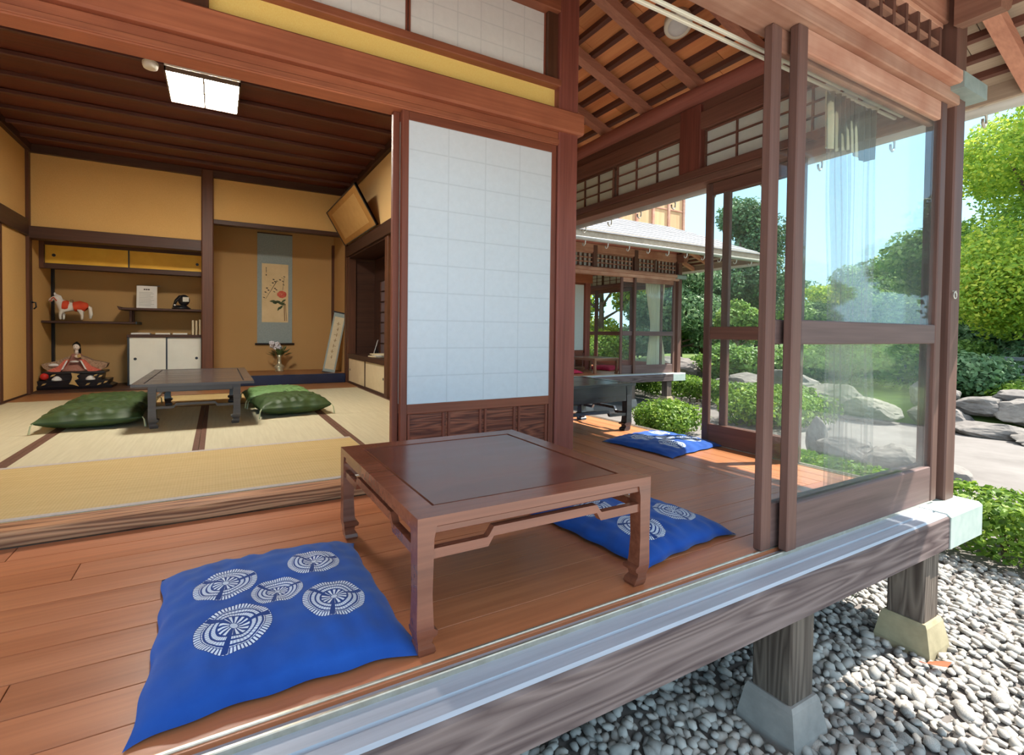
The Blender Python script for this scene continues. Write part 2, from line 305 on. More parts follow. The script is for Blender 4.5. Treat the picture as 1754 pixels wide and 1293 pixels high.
# ------------------------------------------------------------------ mesh helpers
class MB:
    def __init__(s): s.v = []; s.f = []
    def add(s, vs, fs):
        o = len(s.v); s.v += [tuple(p) for p in vs]; s.f += [tuple(i+o for i in f) for f in fs]; return s
    def box(s, x0, x1, y0, y1, z0, z1, b=0.):
        if b <= 0:
            return s.add([(x, y, z) for z in (z0, z1) for y in (y0, y1) for x in (x0, x1)],
                         [(0, 2, 3, 1), (4, 5, 7, 6), (0, 1, 5, 4), (2, 6, 7, 3), (0, 4, 6, 2), (1, 3, 7, 5)])
        b = min(b, (x1-x0)*.45, (y1-y0)*.45, (z1-z0)*.45)
        X, Y, Z = (x0, x1), (y0, y1), (z0, z1); vs = []; idx = {}
        for i in (0, 1):
            for j in (0, 1):
                for k in (0, 1):
                    sx, sy, sz = (b if i == 0 else -b), (b if j == 0 else -b), (b if k == 0 else -b)
                    for a, p in enumerate(((X[i], Y[j]+sy, Z[k]+sz), (X[i]+sx, Y[j], Z[k]+sz), (X[i]+sx, Y[j]+sy, Z[k]))):
                        idx[i, j, k, a] = len(vs); vs.append(p)
        g = lambda i, j, k, a: idx[i, j, k, a]
        fs = [(g(0,0,0,0), g(0,0,1,0), g(0,1,1,0), g(0,1,0,0)), (g(1,0,0,0), g(1,1,0,0), g(1,1,1,0), g(1,0,1,0)),
              (g(0,0,0,1), g(1,0,0,1), g(1,0,1,1), g(0,0,1,1)), (g(0,1,0,1), g(0,1,1,1), g(1,1,1,1), g(1,1,0,1)),
              (g(0,0,0,2), g(0,1,0,2), g(1,1,0,2), g(1,0,0,2)), (g(0,0,1,2), g(1,0,1,2), g(1,1,1,2), g(0,1,1,2))]
        for k in (0, 1):
            for j in (0, 1): fs.append((g(0,j,k,1), g(1,j,k,1), g(1,j,k,2), g(0,j,k,2)) if (j ^ k) else (g(0,j,k,2), g(1,j,k,2), g(1,j,k,1), g(0,j,k,1)))
            for i in (0, 1): fs.append((g(i,0,k,0), g(i,0,k,2), g(i,1,k,2), g(i,1,k,0)) if (i ^ k) == 0 else (g(i,1,k,0), g(i,1,k,2), g(i,0,k,2), g(i,0,k,0)))
        for i in (0, 1):
            for j in (0, 1): fs.append((g(i,j,0,0), g(i,j,1,0), g(i,j,1,1), g(i,j,0,1)))
        for i in (0, 1):
            for j in (0, 1):
                for k in (0, 1): fs.append((g(i,j,k,0), g(i,j,k,1), g(i,j,k,2)))
        return s.add(vs, fs)
    def prism(s, poly, axis, a0, a1):      # polygon in the two other axes, extruded along axis
        n = len(poly)
        def P(u, v, a): return {0: (a, u, v), 1: (u, a, v), 2: (u, v, a)}[axis]
        return s.add([P(u, v, a0) for u, v in poly]+[P(u, v, a1) for u, v in poly],
                     [tuple(range(n))[::-1], tuple(range(n, 2*n))]+[(i, (i+1) % n, (i+1) % n+n, i+n) for i in range(n)])
    def tube(s, pts, r, n=10, caps=True):
        pts = [Vector(p) for p in pts]; rs = r if isinstance(r, (list, tuple)) else [r]*len(pts); o = []; ref = Vector((.13, .31, .94))
        for i, p in enumerate(pts):
            d = (pts[min(i+1, len(pts)-1)]-pts[max(i-1, 0)]).normalized(); a = d.cross(ref)
            if a.length < .05: a = d.cross(Vector((1, 0, 0)))
            a.normalize(); b = d.cross(a)
            o += [p+(a*math.cos(2*math.pi*k/n)+b*math.sin(2*math.pi*k/n))*rs[i] for k in range(n)]
        fs = [(i*n+k, i*n+(k+1) % n, (i+1)*n+(k+1) % n, (i+1)*n+k) for i in range(len(pts)-1) for k in range(n)]
        if caps: fs += [tuple(range(n))[::-1], tuple(range((len(pts)-1)*n, len(pts)*n))]
        return s.add(o, fs)
    def lathe(s, prof, c=(0, 0, 0), n=20, sx=1, sy=1):
        o = [(c[0]+r*sx*math.cos(2*math.pi*k/n), c[1]+r*sy*math.sin(2*math.pi*k/n), c[2]+z) for r, z in prof for k in range(n)]
        fs = [(i*n+k, i*n+(k+1) % n, (i+1)*n+(k+1) % n, (i+1)*n+k) for i in range(len(prof)-1) for k in range(n)]
        return s.add(o, fs+[tuple(range(n))[::-1], tuple(range((len(prof)-1)*n, len(prof)*n))])
    def ball(s, c, r, n=12, m=8):
        rx, ry, rz = r if isinstance(r, (list, tuple)) else (r, r, r)
        return s.lathe([(max(1e-4, math.sin(math.pi*i/m)), -math.cos(math.pi*i/m)*rz) for i in range(m+1)], c, n, rx, ry)
    def rings(s, rl):                        # stack of (z, x0, x1, y0, y1) rectangles
        o = [p for z, x0, x1, y0, y1 in rl for p in ((x0, y0, z), (x1, y0, z), (x1, y1, z), (x0, y1, z))]
        fs = [(i*4+k, i*4+(k+1) % 4, (i+1)*4+(k+1) % 4, (i+1)*4+k) for i in range(len(rl)-1) for k in range(4)]
        return s.add(o, fs+[(3, 2, 1, 0), tuple(range(len(o)-4, len(o)))])
    def xf(s, mat, start=0):
        s.v[start:] = [tuple(mat @ Vector(p)) for p in s.v[start:]]; return s
    def mesh(s, name, mat, smooth=False):
        me = bpy.data.meshes.new(name); me.from_pydata(s.v, [], s.f); me.validate(); me.update()
        if mat: me.materials.append(mat)
        import bmesh
        bm = bmesh.new(); bm.from_mesh(me); bmesh.ops.recalc_face_normals(bm, faces=bm.faces); bm.to_mesh(me); bm.free()
        if smooth: me.polygons.foreach_set('use_smooth', [True]*len(me.polygons))
        return me
    def build(s, name, mat, parent=None, smooth=False, loc=None):
        return put(name, s.mesh(name, mat, smooth), parent, loc)
def put(name, me, parent=None, loc=None, rot=None, scale=None):
    o = bpy.data.objects.new(name, me); COL.objects.link(o)
    if parent: o.parent = parent
    if loc: o.location = loc
    if rot: o.rotation_euler = rot
    if scale: o.scale = scale
    return o
def tag(o, label=None, cat=None, group=None, kind=None):
    if label: o['label'] = label
    if cat: o['category'] = cat
    if group: o['group'] = group
    if kind: o['kind'] = kind
    return o
def thing(name, label, cat, loc=(0, 0, 0), rz=0, group=None, kind=None):
    o = put(name, None, None, loc, (0, 0, rz)); o.empty_display_size = .1
    return tag(o, label, cat, group, kind)
_cnt = {}
def struct(base, label, cat=None, loc=(0, 0, 0)):
    if base in ('trim', 'door', 'window'): _cnt[base] = _cnt.get(base, 0)+1; base = '%s_%d' % (base, _cnt[base])
    return thing(base, label, cat, loc, kind='structure')
def copy_tree(o, parent=None, loc=None, rz=None, label=None):
    c = o.copy(); COL.objects.link(c)
    if parent: c.parent = parent
    if loc: c.location = loc
    if rz is not None: c.rotation_euler = (0, 0, rz)
    if label: c['label'] = label
    for ch in list(o.children): copy_tree(ch, c)
    return c
def B(name, mat, parent, *a, b=.003): return MB().box(*a, b=b).build(name, mat, parent)

# ------------------------------------------------------------------ ground
ground = struct('ground', 'sandy garden ground with a pebble bed around the house', 'ground')
MB().box(-60, 9.9, -40, 70, -.80, -.62).build('sand', M['soil'], ground)
MB().box(-14, 4.15, -7, .0, -.66, -.612).build('pebble_court', M['court'], ground)['kind'] = 'stuff'  # unseen court in front, added pale to bounce light onto the house
GZ = -.62

# ------------------------------------------------------------------ veranda wing (near one, and its twin further back)
X0, Y0, XR, YR = 1.9, 2.2, 3.12, .97          # inner corner of the L, door planes
PW = .12
def roof_z(d): return 2.57+.35*d              # d = inward distance from the wall line
def glass_door(label, loc, w, h, along, mats, mid=(.74, .828), bot=.165, st=.055, th=.032, top=.085):
    """glazed sliding door, local x (or y) from 0 to w"""
    d = struct('door', label, 'glass door', loc); ms, mr = mats
    def bx(name, mat, a0, a1, z0, z1, t=th, b=.004):
        return B(name, mat, d, a0, a1, -t/2, t/2, z0, z1, b=b) if along == 'x' else B(name, mat, d, -t/2, t/2, a0, a1, z0, z1, b=b)
    bx('stile', ms, 0, st, 0, h); bx('stile', ms, w-st, w, 0, h)
    bx('bottom_rail', mr, st, w-st, 0, bot, th*.8); bx('middle_rail', mr, st, w-st, mid[0], mid[1], th*.9); bx('top_rail', M['lintelx'] if along == 'x' else mr, st, w-st, h-top, h, th*.8)
    bx('pane', M['glass'], st-.004, w-st+.004, bot-.004, mid[0]+.004, .004, 0); bx('pane', M['glass'], st-.004, w-st+.004, mid[1]-.004, h-top+.004, .004, 0)
    return d
def lattice(name, label, loc, L, along, z0, z1, step, bar, papered, nh=2, th=.03):
    t = struct('trim', label, 'lattice', loc); f = .025
    def bx(nm, mat, a0, a1, q0, q1, za, zb, b=.002):
        return B(nm, mat, t, a0, a1, q0, q1, za, zb, b=b) if along == 'x' else B(nm, mat, t, q0, q1, a0, a1, za, zb, b=b)
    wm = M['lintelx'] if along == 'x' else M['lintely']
    bx('frame_rail', wm, 0, L, -th/2, th/2, z1-f, z1); bx('frame_rail', wm, 0, L, -th/2, th/2, z0, z0+f)
    n = max(1, round((L-2*f)/step)); s = (L-2*f)/n
    for i in range(n+1): bx('lattice_bar', M['doorz'], f+i*s-bar/2, f+i*s+bar/2, -bar*.7, bar*.7, z0+f, z1-f, 0)
    for k in range(1, nh+1):
        z = z0+f+(z1-z0-2*f)*k/(nh+1); bx('lattice_bar', wm, f, L-f, -bar*.55, bar*.55, z-bar*.45, z+bar*.45, 0)
    if papered:
        q = -papered
        bx('paper', M['paper'], f*.5, L-f*.5, min(q, q*1.05), max(q, q*1.05), z0+.01, z1-.01, 0)
        m = max(2, round(L/.21)); sgn = -1 if papered > 0 else 1
        for i in range(m+1): bx('muntin', M['posty'], .006+(L-.02)*i/m, .006+(L-.02)*i/m+.010, q+sgn*.003, q+sgn*.018, z0, z1, 0) if sgn > 0 else bx('muntin', M['posty'], .006+(L-.02)*i/m, .006+(L-.02)*i/m+.010, q-.018, q-.003, z0, z1, 0)
        for k in range(4):
            z = z0+.004+(z1-z0-.018)*k/3
            bx('muntin', M['posty'], 0, L, *((q-.016, q-.003) if sgn < 0 else (q+.003, q+.016)), z, z+.010, 0)
    return t

def wing(ox, oy, far):
    P = 'far wing' if far else 'near veranda'
    xl = -2.1 if far else -2.6
    yb = 6.4 if far else 5.62
    L0 = (ox, oy, 0)
    # floor of planks, stepped mitre at the corner
    fl = struct('floor', 'reddish plank floor of the %s' % P, 'floor', L0)
    for j in range(10):
        y = .985+PW*j; xe = 3.10-PW*j; cuts = [xl] + ([xl+1.3+.9*((j*7) % 5)/4] if not far else []) + [xe]
        for a, b in zip(cuts, cuts[1:]): B('plank', M['floorx'], fl, a+.0012, b-.0012, y+.0012, y+PW-.0012, -.025, 0, b=.0010)
        xa = 3.10-PW*(j+1); ys = .985+PW*(j+1)
        if j < 10:
            cut = ys+1.5+1.3*((j*3) % 4)/3
            for a, b in ((ys, cut), (cut, yb)): B('plank', M['floory'], fl, xa+.0012, xa+PW-.0012, a+.0012, b-.0012, -.025, 0, b=.0010)
    B('joist', M['darkx'], fl, xl, 3.05, 1.0, 2.2, -.06, -.027, b=0); B('joist', M['darky'], fl, 1.9, 3.05, 2.2, yb, -.06, -.027, b=0)
    # edge beams with grooved tops
    eb = struct('trim', 'weathered %s edge beam under the front doors' % P, 'beam', L0)
    MB().prism([(.85, -.158), (.85, -.026), (.858, -.018), (.984, -.018), (.984, -.158)], 0, xl, 3.0).build('beam', M['weatherx'], eb)
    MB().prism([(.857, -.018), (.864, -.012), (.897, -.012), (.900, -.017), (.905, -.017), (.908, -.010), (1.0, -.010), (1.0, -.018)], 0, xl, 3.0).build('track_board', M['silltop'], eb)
    MB().prism([(.846, -.162), (.846, -.022), (.860, -.008), (.99, -.008), (.99, -.162)], 0, 2.88, 3.24).build('end_cap', M['cap'], eb)
    for y, m in ((.954, 'brass'), (.992, 'brass')): B('track_rail', M[m], eb, xl, 3.02, y, y+.009, -.012, .004, b=.002)
    er = struct('trim', 'weathered %s edge beam along its right side' % P, 'beam', L0)
    MB().prism([(3.24, -.158), (3.24, -.022), (3.23, -.012), (3.10, -.010), (3.10, -.158)], 1, .99, yb).build('beam', M['weathery'], er)
    for x in (3.105, 3.145): B('track_rail', M['brass'], er, x, x+.009, 1.03, yb, -.012, .004, b=.002)
    # supports
    sup = [(1.715, .88, 'second '), (2.735, .88, '')] + ([(.6, .88, 'third ')] if far else [])
    for x, y, nm in sup:
        t = thing('support_post', {'second ': 'grey weathered post on grey stone under the %s edge, nearer the camera', '': 'weathered post on yellowish stone under the corner of the %s', 'third ': 'third post from the corner under the %s front edge'}[nm] % P, 'post', (ox+x+.07, oy+y+.065, GZ))
        B('post', M['weatherz'], t, -.07, .07, -.065, .065, .13, -GZ-.158, b=.006)
        MB().rings([(-.03, -.104, .104, -.10, .10), (.03, -.101, .101, -.097, .097), (.13, -.084, .084, -.080, .080), (.145, -.077, .077, -.073, .073)]).build('base_stone', M['base'] if nm == '' else M['baseg'], t)
    if not far or True:
        for y in ((2.9, 4.7) if not far else (2.9,)):
            t = thing('support_post', 'post under the right edge of the %s at %s' % (P, 'the far end' if y > 4 else 'mid length'), 'post', (ox+3.16, oy+y, GZ))
            B('post', M['weatherz'], t, -.06, .06, -.06, .06, .13, -GZ-.158, b=.006)
            MB().rings([(-.02, -.13, .13, -.13, .13), (.12, -.10, .10, -.095, .095), (.145, -.088, .088, -.084, .084)]).build('base_stone', M['baseg'], t)
    # corner post and intermediate outer posts
    cp = struct('trim', 'grey brown corner post of the %s' % P, 'post', L0)
    B('post', M['doorz'], cp, 3.095, 3.20, .935, 1.045, -.012, 2.44, b=.006)
    # lintels
    kl = struct('trim', 'weathered lintel over the front glass doors of the %s' % P, 'lintel', L0)
    B('lower_board', M['lintelx'], kl, xl, 3.10, .925, 1.06, 1.865, 1.925, b=.004)
    B('upper_board', M['lintelx'], kl, xl, 3.02, .885, 1.07, 1.925, 1.985, b=.008)
    MB().prism([(.88, 1.905), (.88, 1.975), (.90, 1.992), (1.0, 1.992), (1.0, 1.905)], 0, 2.99, 3.26).build('end_cap', M['capd'], kl)
    kr = struct('trim', 'lintel along the right side of the %s' % P, 'lintel', L0)
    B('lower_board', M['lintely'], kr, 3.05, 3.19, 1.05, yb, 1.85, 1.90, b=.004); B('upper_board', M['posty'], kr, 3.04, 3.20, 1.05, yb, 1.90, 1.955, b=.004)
    # lattice transoms
    if far:
        segs = [(-1.95, .1), (.15, .85), (.9, 1.86), (1.98, 2.46), (2.52, 3.08)]
    else:
        segs = [(-.2, .85), (.9, 1.86), (1.98, 3.08)]
    for i, (a, b) in enumerate(segs):
        lattice('x', 'wooden lattice transom over the %s front, panel %s' % (P, ['at its left end', 'second from left', 'left of the middle post', 'right of the middle post', 'by the corner post'][i if far else i+2]), (ox+a, oy+1.0, 0), b-a, 'x', 1.99, 2.27, .112 if not far else .105, .022, -.035 if far else 0)
    hb = struct('trim', 'upper beam above the front lattice of the %s' % P, 'beam', L0)
    B('beam', M['lintelx'], hb, xl, 3.10, .97, 1.05, 2.27, 2.42, b=.005)
    MB().prism([(3.05, 2.40), (3.19, 2.40), (3.19, 2.30), (3.175, 2.26), (3.14, 2.235), (3.05, 2.225)], 1, .79, .94).build('bracket_end', M['lintely'], hb)
    for x in (.875, 1.92): B('strut', M['doorz'], hb, x-.05, x+.05, .965, 1.055, 1.985, 2.40, b=.004)
    rsegs = [(1.08, 2.235), (2.425, 3.07), (3.10, 3.66), (3.83, 4.7), (4.73, 5.6)]
    for i, (a, b) in enumerate(rsegs):
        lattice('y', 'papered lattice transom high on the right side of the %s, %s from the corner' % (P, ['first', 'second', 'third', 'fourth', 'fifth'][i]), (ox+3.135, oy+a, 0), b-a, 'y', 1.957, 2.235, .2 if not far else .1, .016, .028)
    hr = struct('trim', 'upper beam and struts on the right side of the %s' % P, 'beam', L0)
    B('beam', M['posty'], hr, 3.06, 3.18, 1.05, yb, 2.235, 2.36, b=.005); B('beam', M['posty'], hr, 3.085, 3.16, 1.05, yb, 2.36, 2.44, b=.005)
    for y in (2.33, 3.745): B('strut', M['post'], hr, 3.055, 3.185, y-.085, y+.085, 1.955, 2.42, b=.005)
    lg = struct('trim', 'round log plate under the rafters, right side of the %s' % P, 'beam', L0)
    MB().tube([(3.12, y, 2.50+.006*math.sin(y*3)) for y in np.linspace(.72, yb, 12)], [.074+.004*math.sin(i*1.7) for i in range(12)], 18).build('log', M['log'], lg, True)
    MB().tube([(x, 1.0, 2.49) for x in np.linspace(xl, 3.3, 10)], .07, 16).build('log', M['log'], lg, True)
    # rafters, battens, boards (right slope; front slope)
    rr = struct('ceiling', 'orange board and batten underside of the %s roof on exposed rafters' % P, 'ceiling', L0)
    ang = math.atan(.35); xe = 4.17
    def sl(a, b, w, h, off):   # sheared bar profile in (d, z), d = coordinate
        return [(a, roof_z(3.12-a)+off), (b, roof_z(3.12-b)+off), (b, roof_z(3.12-b)+off+h), (a, roof_z(3.12-a)+off+h)]
    ys = [.95+.46*i for i in range(0 if not far else 0, 12)]
    for y in [-.0]+ys[0:]:
        if y > yb: continue
        xs = max(1.9, 4.09-y)+.0
        if xs > xe-.15: continue
        if y < .5: continue
        MB().prism(sl(xs, xe, .06, .07, 0), 1, y-.033, y+.033).build('rafter', M['rafterx'], rr)
    def slf(a, b, h, off): return [(a, roof_z(a-.95)+off), (b, roof_z(b-.95)+off), (b, roof_z(b-.95)+off+h), (a, roof_z(a-.95)+off+h)]
    x = 3.12
    while x > xl:
        ye = min(2.2, 4.07-x-.03)
        MB().prism(slf(-.12, ye, .07, 0), 0, x-.033, x+.033).build('rafter', M['raftery'], rr); x -= .46
    MB().tube([(4.2, -.14, roof_z(-1.08)+.02), (1.9, 2.17, roof_z(1.22)+.03)], .05, 4).build('hip_rafter', M['rafterx'], rr)
    nx = 15; dx = (4.2-1.9)/nx
    for i in range(nx):
        a = 1.9+dx*i; b = a+dx; zc = roof_z(3.12-a)+.07
        y0 = max(4.09-b, -.1); 
        MB().prism([(a-.018, zc), (a+.018, zc-.006), (a+.018, zc+.03), (a-.018, zc+.036)], 1, max(y0, .0), yb).build('roof_batten', M['batteny'], rr)
        n = max(1, round((yb-y0)/.46)); off = .23*(i % 2); yy = [y0]+[y0+off+.46*k for k in range(1, n+2) if y0+off+.46*k < yb-.1]+[yb]
        for p, q in zip(yy, yy[1:]):
            MB().prism([(a, zc+.034), (b+.006, roof_z(3.12-b-.006)+.07+.030), (b+.006, roof_z(3.12-b-.006)+.082+.030), (a, zc+.046)], 1, p+.002, q-.002).build('roof_board', M['roofbd'] if a < 3.3 else M['eavebd'], rr)
    for i in range(nx):
        a = -.14+dx*i; b = a+dx; zc = roof_z(a-.95)+.07; x1 = min(4.2, 4.07-a)
        MB().prism([(a-.018, zc-.006), (a+.018, zc), (a+.018, zc+.036), (a-.018, zc+.03)], 0, xl, x1).build('roof_batten', M['battenx'], rr)
        MB().prism([(a, zc+.030), (b, roof_z(b-.95)+.07+.034), (b, roof_z(b-.95)+.07+.046), (a, zc+.042)], 0, xl, min(4.2, 4.07-a)).build('roof_board', M['roofbd'], rr)
    B('fascia', M['eavebd'], rr, 4.172, 4.194, -.14, yb, 2.20, 2.36, b=.003); B('fascia', M['eavebd'], rr, xl, 4.19, -.165, -.143, 2.20, 2.36, b=.003)
    # roof covering
    rf = struct('roof', 'pale low roof in even courses over the %s' % P, 'roof', L0)
    nc = 24
    for i in range(nc):
        d0 = -1.14+i*.15; d1 = d0+.17; e = .016
        def R(d): return roof_z(-1.14)+.15+.52*(d+1.14)
        xa, ya = 3.12-d0, .95+d0; xb_, yb_ = 3.12-d1, .95+d1
        yend = yb+1.5
        MB().add([(xl-.3, ya, R(d0)), (xa, ya, R(d0)), (xb_, yb_, R(d1)-e), (xl-.3, yb_, R(d1)-e), (xl-.3, ya, R(d0)+e), (xa, ya, R(d0)+e), (xb_, yb_, R(d1)), (xl-.3, yb_, R(d1))],
                 [(0, 1, 2, 3), (4, 5, 6, 7), (0, 1, 5, 4), (1, 2, 6, 5), (2, 3, 7, 6), (3, 0, 4, 7)]).build('roof_course', M['roof'], rf)
        MB().add([(xa, ya, R(d0)), (xa, yend, R(d0)), (xb_, yend, R(d1)-e), (xb_, yb_, R(d1)-e), (xa, ya, R(d0)+e), (xa, yend, R(d0)+e), (xb_, yend, R(d1)), (xb_, yb_, R(d1))],
                 [(0, 1, 2, 3), (4, 5, 6, 7), (0, 1, 5, 4), (1, 2, 6, 5), (2, 3, 7, 6), (3, 0, 4, 7)]).build('roof_course', M['roof'], rf)
    # gutters with hooks
    def gut(label, along, a0, a1, c, hooks):
        g = thing('gutter', label, 'gutter', (ox, oy, 0)); pr = [(.048*math.cos(math.pi*k/10+math.pi), .048*math.sin(math.pi*k/10+math.pi)) for k in range(11)]
        pr += [(.042*math.cos(-math.pi*k/10), .042*math.sin(-math.pi*k/10)) for k in range(11)]
        z = 2.205
        MB().prism([(c+u, z+v) for u, v in pr], 0 if along == 'x' else 1, a0, a1).build('channel', M['gutter'], g, True)
        for h in hooks:
            sgn = 1 if along == 'x' else -1
            pts = [(c+sgn*u, z+v) for u, v in ((.10, .05), (.02, .0), (-.01, -.06), (-.005, -.10), (.02, -.125), (.045, -.11), (.05, -.08))]
            MB().tube([(h, u, v) if along == 'x' else (u, h, v) for u, v in pts], .008, 6).build('hook', M['hook'], g, True)
    gut('grey half round gutter along the right eave of the %s' % P, 'y', -.16, yb-.1, 4.25, [1.15+.45*i for i in range(9)] if not far else [])
    gut('grey half round gutter along the front eave of the %s' % P, 'x', xl-.2, 4.2, -.225, [] if not far else [-.9+.45*i for i in range(11)])
    # shoji wall corner post
    pp = struct('trim', 'thick reddish corner pillar between shoji and open veranda' if not far else 'reddish pillar at the shoji wall of the far wing', 'pillar', L0)
    B('pillar', M['post'], pp, 1.755, 1.895, 2.19, 2.33, 0, 2.95, b=.008)
wing(0, 0, False)
wing(5.30, 5.65, True)

# ------------------------------------------------------------------ glass doors
MX = (M['doorz'], M['doorx']); MY = (M['doorz'], M['doory'])
glass_door('outer glass door of the front, dusty pane and grey brown middle rail', (1.80, .962, .004), 1.232, 1.861, 'x', MX, st=.058)
glass_door('inner glass door of the front, its left stile showing beside the outer one', (1.72, 1.004, .004), 1.368, 1.861, 'x', MX)
glass_door('narrow glass door on the right side standing in sunlight', (3.12, 1.60, .004), .625, 1.841, 'y', MY, st=.05, bot=.14)
glass_door('second narrow glass door right side, outside the first one', (3.155, 1.60, .004), .518, 1.841, 'y', MY, st=.05, bot=.14)
fx, fy = 5.30, 5.65
glass_door('far wing front glass door next to its corner post', (fx+1.86, fy+.962, .004), 1.16, 1.861, 'x', MX)
glass_door('far wing front glass door, left one of the stacked pair', (fx+1.55, fy+1.004, .004), 1.16, 1.861, 'x', MX)
for i in range(4):
    glass_door('closed glass door on the right side of the far wing, %s from its corner' % ['first', 'second', 'third', 'fourth'][i], (fx+3.12, fy+1.05+1.13*i, .004), 1.13, 1.841, 'y', MY)

# ------------------------------------------------------------------ shoji wall (y = 2.2)
def shoji_door(label, loc, w, h, paper_m, nx=4, nz=10, z0=.30, panels=4, st=.034):
    d = struct('door', label, 'shoji', loc)
    B('stile', M['shojiz'], d, 0, st, 0, .032, 0, h); B('stile', M['shojiz'], d, w-st, w, 0, .032, 0, h)
    B('rail', M['shojix'], d, st, w-st, 0, .03, h-.045, h); B('rail', M['shojix'], d, st, w-st, 0, .03, z0, z0+.05); B('rail', M['shojix'], d, st, w-st, 0, .03, 0, .05)
    B('paper', paper_m, d, st, w-st, .004, .0055, z0+.05, h-.045, b=0)
    pw = (w-2*st)/nx; ph = (h-.045-z0-.05)/nz
    for i in range(1, nx): B('muntin', M['shojiz'], d, st+pw*i-.004, st+pw*i+.004, .007, .022, z0+.05, h-.045, b=0)
    for k in range(1, nz): B('muntin', M['shojix'], d, st, w-st, .007, .018, z0+.05+ph*k-.004, z0+.05+ph*k+.004, b=0)
    q = (w-2*st)/panels
    for i in range(panels): B('lower_panel', M['elmz'], d, st+q*i, st+q*(i+1), .012, .02, .05, z0, b=0)
    for i in range(panels+1):
        x = st+q*i
        for dx in (-.022, .010) if 0 < i < panels else ((.004,) if i == 0 else (-.02,)): B('rib', M['shojiz'], d, x+dx, x+dx+.013, .002, .014, .05, z0, b=.002)
    return d
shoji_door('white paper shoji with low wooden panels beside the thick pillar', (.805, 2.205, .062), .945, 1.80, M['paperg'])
d2 = shoji_door('second shoji hidden behind the first, only its reddish edge showing', (.772, 2.245, .062), .945, 1.80, M['paper'])
sill = struct('trim', 'open grained threshold step at the edge of the tatami', 'threshold')
B('sill', M['elmx'], sill, -2.2, 1.757, 2.185, 2.30, 0, .058, b=.006)
kam = struct('trim', 'long reddish tie beam over the shoji and room opening', 'beam')
B('groove_beam', M['postx'], kam, -2.2, 1.757, 2.20, 2.30, 1.862, 1.938, b=.004)
B('groove_lip', M['postx'], kam, -2.2, 1.757, 2.192, 2.205, 1.868, 1.895, b=.003)
B('tie_beam', M['postx'], kam, -2.2, 1.925, 2.165, 2.30, 1.938, 2.062, b=.010)
wf = struct('wall_front', 'yellow plaster band between tie beam and upper shoji', 'wall')
B('plaster', M['yellow'], wf, -2.2, 1.757, 2.24, 2.29, 2.06, 2.20, b=0)
B('strut', M['darkz'], wf, -.165, -.03, 2.205, 2.30, 2.055, 2.75, b=.004)
B('rail', M['postx'], wf, -2.2, 1.77, 2.19, 2.29, 2.197, 2.237, b=.004)
B('rail', M['postx'], wf, -2.2, 1.757, 2.19, 2.29, 2.62, 2.95, b=.004)
B('side_strip', M['darkz'], wf, 1.685, 1.757, 2.215, 2.29, 2.237, 2.62, b=.003)
for i, (a, b, nm) in enumerate(((-.02, .838, 'left'), (.846, 1.685, 'right'))):
    u = struct('window', '%s sliding paper panel above the yellow plaster band' % nm, 'shoji')
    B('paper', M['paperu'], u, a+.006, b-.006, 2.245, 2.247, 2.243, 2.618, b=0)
    B('frame', M['shojiz'], u, a, a+.009, 2.238, 2.262, 2.238, 2.62, b=.001); B('frame', M['shojiz'], u, b-.009, b, 2.238, 2.262, 2.238, 2.62, b=.001)
    for k in range(1, 6): B('muntin', M['shojiz'], u, a+(b-a)*k/6-.004, a+(b-a)*k/6+.004, 2.249, 2.262, 2.243, 2.618, b=0)
    for k in range(1, 4): B('muntin', M['shojix'], u, a+.006, b-.006, 2.249, 2.262, 2.243+.094*k-.004, 2.243+.094*k+.004, b=0)

# ------------------------------------------------------------------ tatami room
RX0, RX1, RYB = -1.81, 1.62, 6.65
tf = struct('floor', 'pale straw tatami floor of the room', 'floor')
B('subfloor', M['under'], tf, -2.3, 1.9, 2.26, 6.0, .0, .012, b=0)
TX = tatami_mat_m('tatami_straw_crosswise', S(188, 162, 108), S(212, 188, 136), 0)
TY = tatami_mat_m('tatami_lengthwise_painted_sheen', S(188, 180, 150), S(212, 206, 178), 1)  # sheen of the lengthwise mats painted as whiter straw
BR = plain('brown_mat_border', S(92, 62, 48), S(108, 76, 60), 60, .8); BL = plain('mat_border_painted_glare', S(176, 166, 160), S(192, 184, 180), 60, .6)  # pale border: grazing glare on the front mat painted into its colour
def mat(x0, x1, y0, y1, al, bm):
    t = B('tatami_mat', TX if al == 'x' else TY, tf, x0+.001, x1-.001, y0+.001, y1-.001, .012, .06, b=.003)
    if al == 'x':
        for a in (y0, y1-.034): B('border', bm, t, x0+.001, x1-.001, a+.001, a+.033, .0585, .0612, b=.0008)
    else:
        for a in (x0, x1-.034): B('border', bm, t, a+.001, a+.033, y0+.001, y1-.001, .0585, .0612, b=.0008)
mat(-.99, .80, 2.30, 3.19, 'x', BL); mat(-.99, -.10, 3.19, 5.05, 'y', BR); mat(-.10, .80, 3.19, 5.05, 'y', BR)
mat(.80, 1.72, 2.30, 4.1, 'y', BR); mat(.80, 1.62, 4.1, 5.97, 'y', BR); mat(-1.81, -.99, 2.30, 4.1, 'y', BR); mat(-1.81, -.99, 4.1, 5.97, 'y', BR); mat(-.99, .80, 5.05, 5.97, 'x', BR)
ib = struct('floor', 'brown board floor strip in front of the alcoves', 'floor'); B('board', M['ita'], ib, RX0, RX1, 5.972, RYB, .0, .058, b=.002)
wl = struct('wall_left', 'ochre plaster left wall of the tatami room with dark rails', 'wall')
B('plaster', M['ochre'], wl, -1.90, RX0, 2.30, 7.55, 0, 2.74, b=0)
B('picture_rail', M['darky'], wl, RX0, RX0+.03, 2.30, 6.6, 1.755, 1.93, b=.004); B('foot_rail', M['darky'], wl, RX0, RX0+.008, 2.3, 6.6, .06, .075, b=0)
